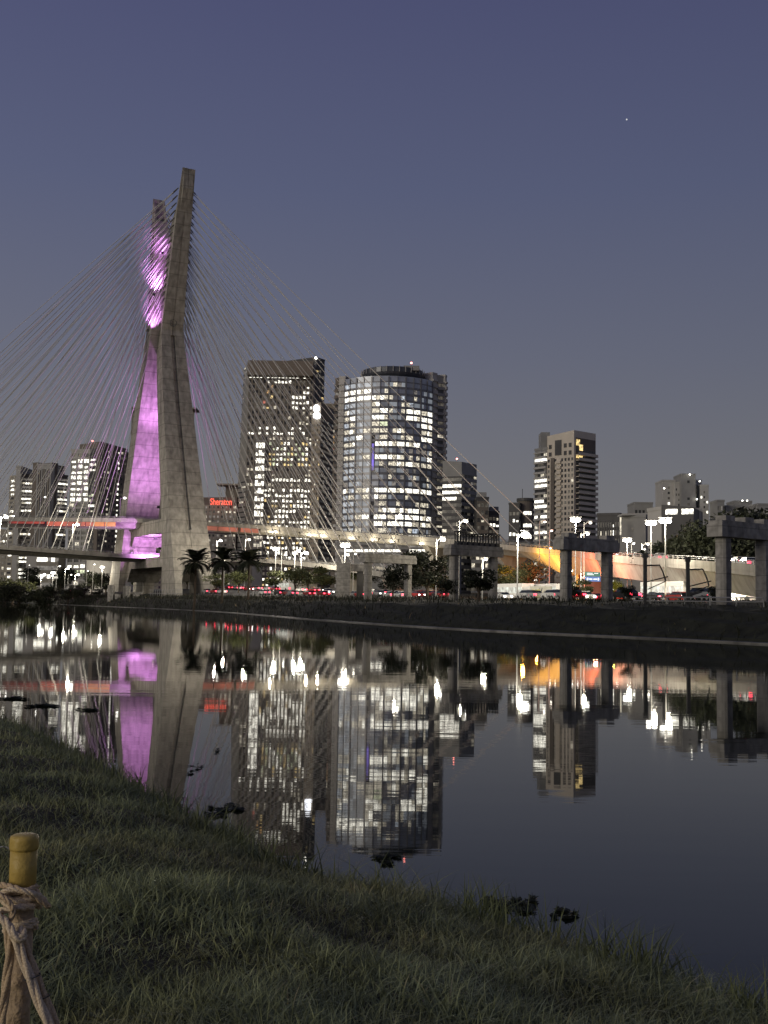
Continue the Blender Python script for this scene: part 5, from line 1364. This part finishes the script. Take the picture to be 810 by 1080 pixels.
# ------------------------------------------------------------------ floating weed
WEED = mat('water_weed', (.022, .026, .014), .7, .4, 8, 0)
def weed(px, py, wpx, hpx, n, label, seed):
    # patch lies on the water where the sight line meets it
    v = CR @ Vector(((px - 405) / F, (540 - py) / F, -1.0)); k = -CAMZ / v.z; c = Vector((v.x * k, v.y * k, 0))
    wpx *= .8; hpx *= .8; rx = wpx / F * c.y / 2; ry = hpx / F * c.y * c.y / CAMZ / 2; q = random.Random(seed); mb = MB()
    subs = []
    for _ in range(max(5, n // 14)):
        a = q.uniform(0, 6.28); r_ = q.random() ** .6; subs.append((math.cos(a) * r_ * rx, math.sin(a) * r_ * ry * .9, q.uniform(.06, .3)))
    for i in range(n * 2):
        sx_, sy_, sr = q.choice(subs); x, y = sx_ + q.gauss(0, sr * rx * .75), sy_ + q.gauss(0, sr * ry * .4)
        s_ = q.uniform(.008, .024) * (1 + c.y / 9); th = q.uniform(0, 6.28); z = .004 + q.uniform(0, .006); tl = q.uniform(-.3, .3)
        u = Vector((math.cos(th), math.sin(th), tl)) * s_; w_ = Vector((-math.sin(th), math.cos(th), 0)) * s_ * .55; b0 = Vector((x, y, z + abs(tl) * s_))
        mb.add([b0 - u, b0 - u * .2 + w_, b0 + u, b0 - u * .2 - w_], [(0, 1, 2, 3)], WEED)
        if i % 5 == 0: mb.tube([b0, b0 + Vector((q.uniform(-.02, .02), q.uniform(-.02, .02), q.uniform(.01, .035)))], .002, WEED, 3)
    o = mb.build('floating_weed'); o.location = c; tag(o, label, 'water plants', 'patches of floating weed'); return o
weed(408, 905, 32, 7, 130, 'dark floating weed clump below the round tower reflection', 1)
weed(410, 911, 22, 4, 40, 'thin weed scraps just in front of the middle floating clump', 9)
weed(535, 957, 56, 22, 260, 'ragged floating weed at the grass edge right of centre', 2)
weed(592, 966, 36, 14, 90, 'loose floating leaves farthest right of the grass edge', 3)
weed(563, 952, 10, 12, 30, 'small upright weed sprig in the water right of centre', 10)
weed(15, 737, 34, 4, 160, 'dark weed strip on the water at the left picture edge', 4)
weed(45, 745, 40, 3, 150, 'thin weed strip beside the left grass edge', 5)
weed(95, 749, 38, 2.5, 110, 'thin line of weed below the purple reflection', 6)
weed(235, 857, 48, 26, 160, 'speckled floating leaves beside the grass under the pylon reflection', 7)
weed(207, 810, 26, 60, 22, 'few scattered leaves on the pylon reflection', 8)

# ------------------------------------------------------------------ rope-bound post in the foreground
YEL = mat('yellow_cap_paint', (.55, .39, .10), .45, .12, 14, .15, stains=.25)
POSTW = mat('post_wood', (.48, .36, .23), .85, .3, 9, .5, stains=.3)
ROPE = mat('hemp_rope', (.60, .45, .28), .95, .3, 160, .35)
ROPE2 = mat('pale_rope', (.72, .58, .40), .95, .3, 160, .35)
Dp = 3.75; pp = P(26, 880, Dp); g = float(near_z([pp.x], [pp.y])[0])
hp = pp.z - g; K = Dp / F     # metres per survey pixel at the post
post = thing('rope_post', 'wooden post with a worn yellow cap, bound with coils of hemp rope', 'post', (pp.x, pp.y, g))
def disc(r, z, n=20, ex=0): return [(r * math.cos(2 * math.pi * k / n), r * math.sin(2 * math.pi * k / n), z) for k in range(n)]
mb = MB(); mb.loft([disc(13.0 * K, -.2), disc(12.8 * K, hp * .35), disc(12.2 * K, hp - 55 * K)], POSTW); mb.build('shaft', post, smooth=True)
mb = MB(); mb.loft([disc(13.4 * K, hp - 58 * K), disc(13.6 * K, hp - 14 * K)], YEL); mb.build('sleeve', post, smooth=True)
mb = MB(); mb.loft([disc(14.2 * K, hp - 15 * K), disc(14.6 * K, hp - 12.5 * K), disc(14.5 * K, hp - 4 * K), disc(13.8 * K, hp - 1.5 * K), disc(11.5 * K, hp - .2 * K), disc(5 * K, hp + .6 * K)], YEL); mb.build('cap', post, smooth=True)
def rope(path, r, m, name, parent, tw=9.0, strands=3, origin=None):
    # densify, then lay twisted strands round the path
    pts = cr_interp(path, .006); mbr = MB(); n = len(pts)
    L_ = [0]
    for i in range(1, n): L_.append(L_[-1] + (pts[i] - pts[i - 1]).length)
    fr_ = []; a = None
    for i in range(n):
        d = (pts[min(i + 1, n - 1)] - pts[max(i - 1, 0)]).normalized()
        if a is None: a = d.cross(Vector((0, .3, 1))).normalized()
        a = (a - d * a.dot(d)).normalized(); fr_.append((a.copy(), d.cross(a)))
    for k in range(strands):
        sp = []
        for i in range(n):
            a, b_ = fr_[i]; ph = 2 * math.pi * (k / strands) + L_[i] / r / tw * 6.28
            sp.append(pts[i] + (a * math.cos(ph) + b_ * math.sin(ph)) * r * .5)
        mbr.tube(sp, r * .62, m, 6)
    return mbr.build(name, parent, smooth=True)
V3 = Vector
def q3(px, py, dy=0.0):
    """point near the post, seen at (px, py), dy metres nearer than its axis"""
    return P(px, py, Dp - dy) - V3((pp.x, pp.y, g))
def coil(z0, z1, turns, rr, r, m, name, tilt=0.0, par=post):
    path = [V3((rr * math.cos(a), rr * math.sin(a), z0 + (z1 - z0) * i / (turns * 12) + tilt * math.cos(a + .6) * rr)) for i, a in ((i, i / 12 * 2 * math.pi) for i in range(turns * 12 + 1))]
    return rope(path, r, m, name, par)
coil(hp - 74 * K, hp - 54 * K, 3, 15.0 * K, 2.8 * K, ROPE, 'rope_coil', .15)
coil(hp - 70 * K, hp - 58 * K, 2, 18.5 * K, 2.8 * K, ROPE2, 'rope_coil', -.2)
coil(hp - 96 * K, hp - 88 * K, 2, 15.0 * K, 3.0 * K, ROPE2, 'rope_coil', .2)
rope([q3(-34, 905, -.02), q3(-12, 930, .02), q3(6, 934, .06), q3(22, 939, .08), q3(40, 948, .05), q3(52, 956, .02)], 3.0 * K, ROPE, 'rope', post)
rope([q3(-34, 928, .04), q3(-8, 944, .06), q3(12, 938, .08), q3(34, 942, .07), q3(48, 950, 0)], 2.8 * K, ROPE2, 'rope', post)
rope([q3(-30, 968, .05), q3(-5, 962, .07), q3(18, 957, .08), q3(36, 956, .04)], 3.4 * K, ROPE2, 'rope', post)
rope([q3(-15, 940, .07), q3(6, 948, .1), q3(14, 962, .1), q3(8, 976, .1), q3(18, 988, .1)], 2.6 * K, ROPE, 'knot', post)
rope([q3(-6, 962, .1), q3(8, 975, .12), q3(14, 985, .14), q3(21, 990, .14), q3(25, 986, .13), q3(22, 980, .1)], 4.0 * K, ROPE2, 'knot', post)
# thick bound ropes going down
dr = rope([q3(14, 984, .12), q3(22, 1005, .13), q3(31, 1030, .14), q3(41, 1056, .15), q3(52, 1082, .16), q3(68, 1120, .17)], 4.6 * K, ROPE2, 'stay_rope', post, tw=26)
rope([q3(20, 982, .09), q3(28, 1002, .10), q3(37, 1026, .11), q3(47, 1052, .12), q3(58, 1078, .13), q3(76, 1118, .14)], 4.2 * K, ROPE, 'stay_rope', post, tw=26)
rope([q3(9, 980, .1), q3(10, 1005, .1), q3(7, 1035, .1), q3(3, 1065, .1), q3(-2, 1110, .1)], 4.4 * K, ROPE, 'stay_rope', post, tw=26)
for (a_, b_) in ((1052, 46), (1030, 36)):
    c = q3(b_ - 2, a_, .13); path = [c + V3((math.cos(t) * 8 * K, math.sin(t) * 7 * K, math.cos(t) * 2.5 * K)) for t in [k * .5 for k in range(14)]]
    m2 = MB(); m2.tube(path, .0022, DARKST, 5); m2.build('wire_tie', post)
c = q3(2, 902, .0); path = [c + V3((math.cos(t) * 10 * K, .01, math.sin(t) * 8 * K)) for t in [k * .4 for k in range(10)]]
m2 = MB(); m2.tube(path, .8 * K, STEEL, 6); m2.build('wire_loop', post)

ps = P(661, 126, 9000); mb = MB(); mb.ball((0, 0, 0), 7.0, emis('star_light', (.95, .97, 1), .55), seg=8); st = mb.build('evening_star'); st.location = ps; tag(st, 'tiny bright evening star high in the dusk sky', 'star')

# unshown prototypes are removed
for pr in protos + protoL + list(cars.values()) + [bus]:
    if pr.name not in used and pr.name not in usedc:
        for ch in list(pr.children): bpy.data.objects.remove(ch)
        bpy.data.objects.remove(pr)
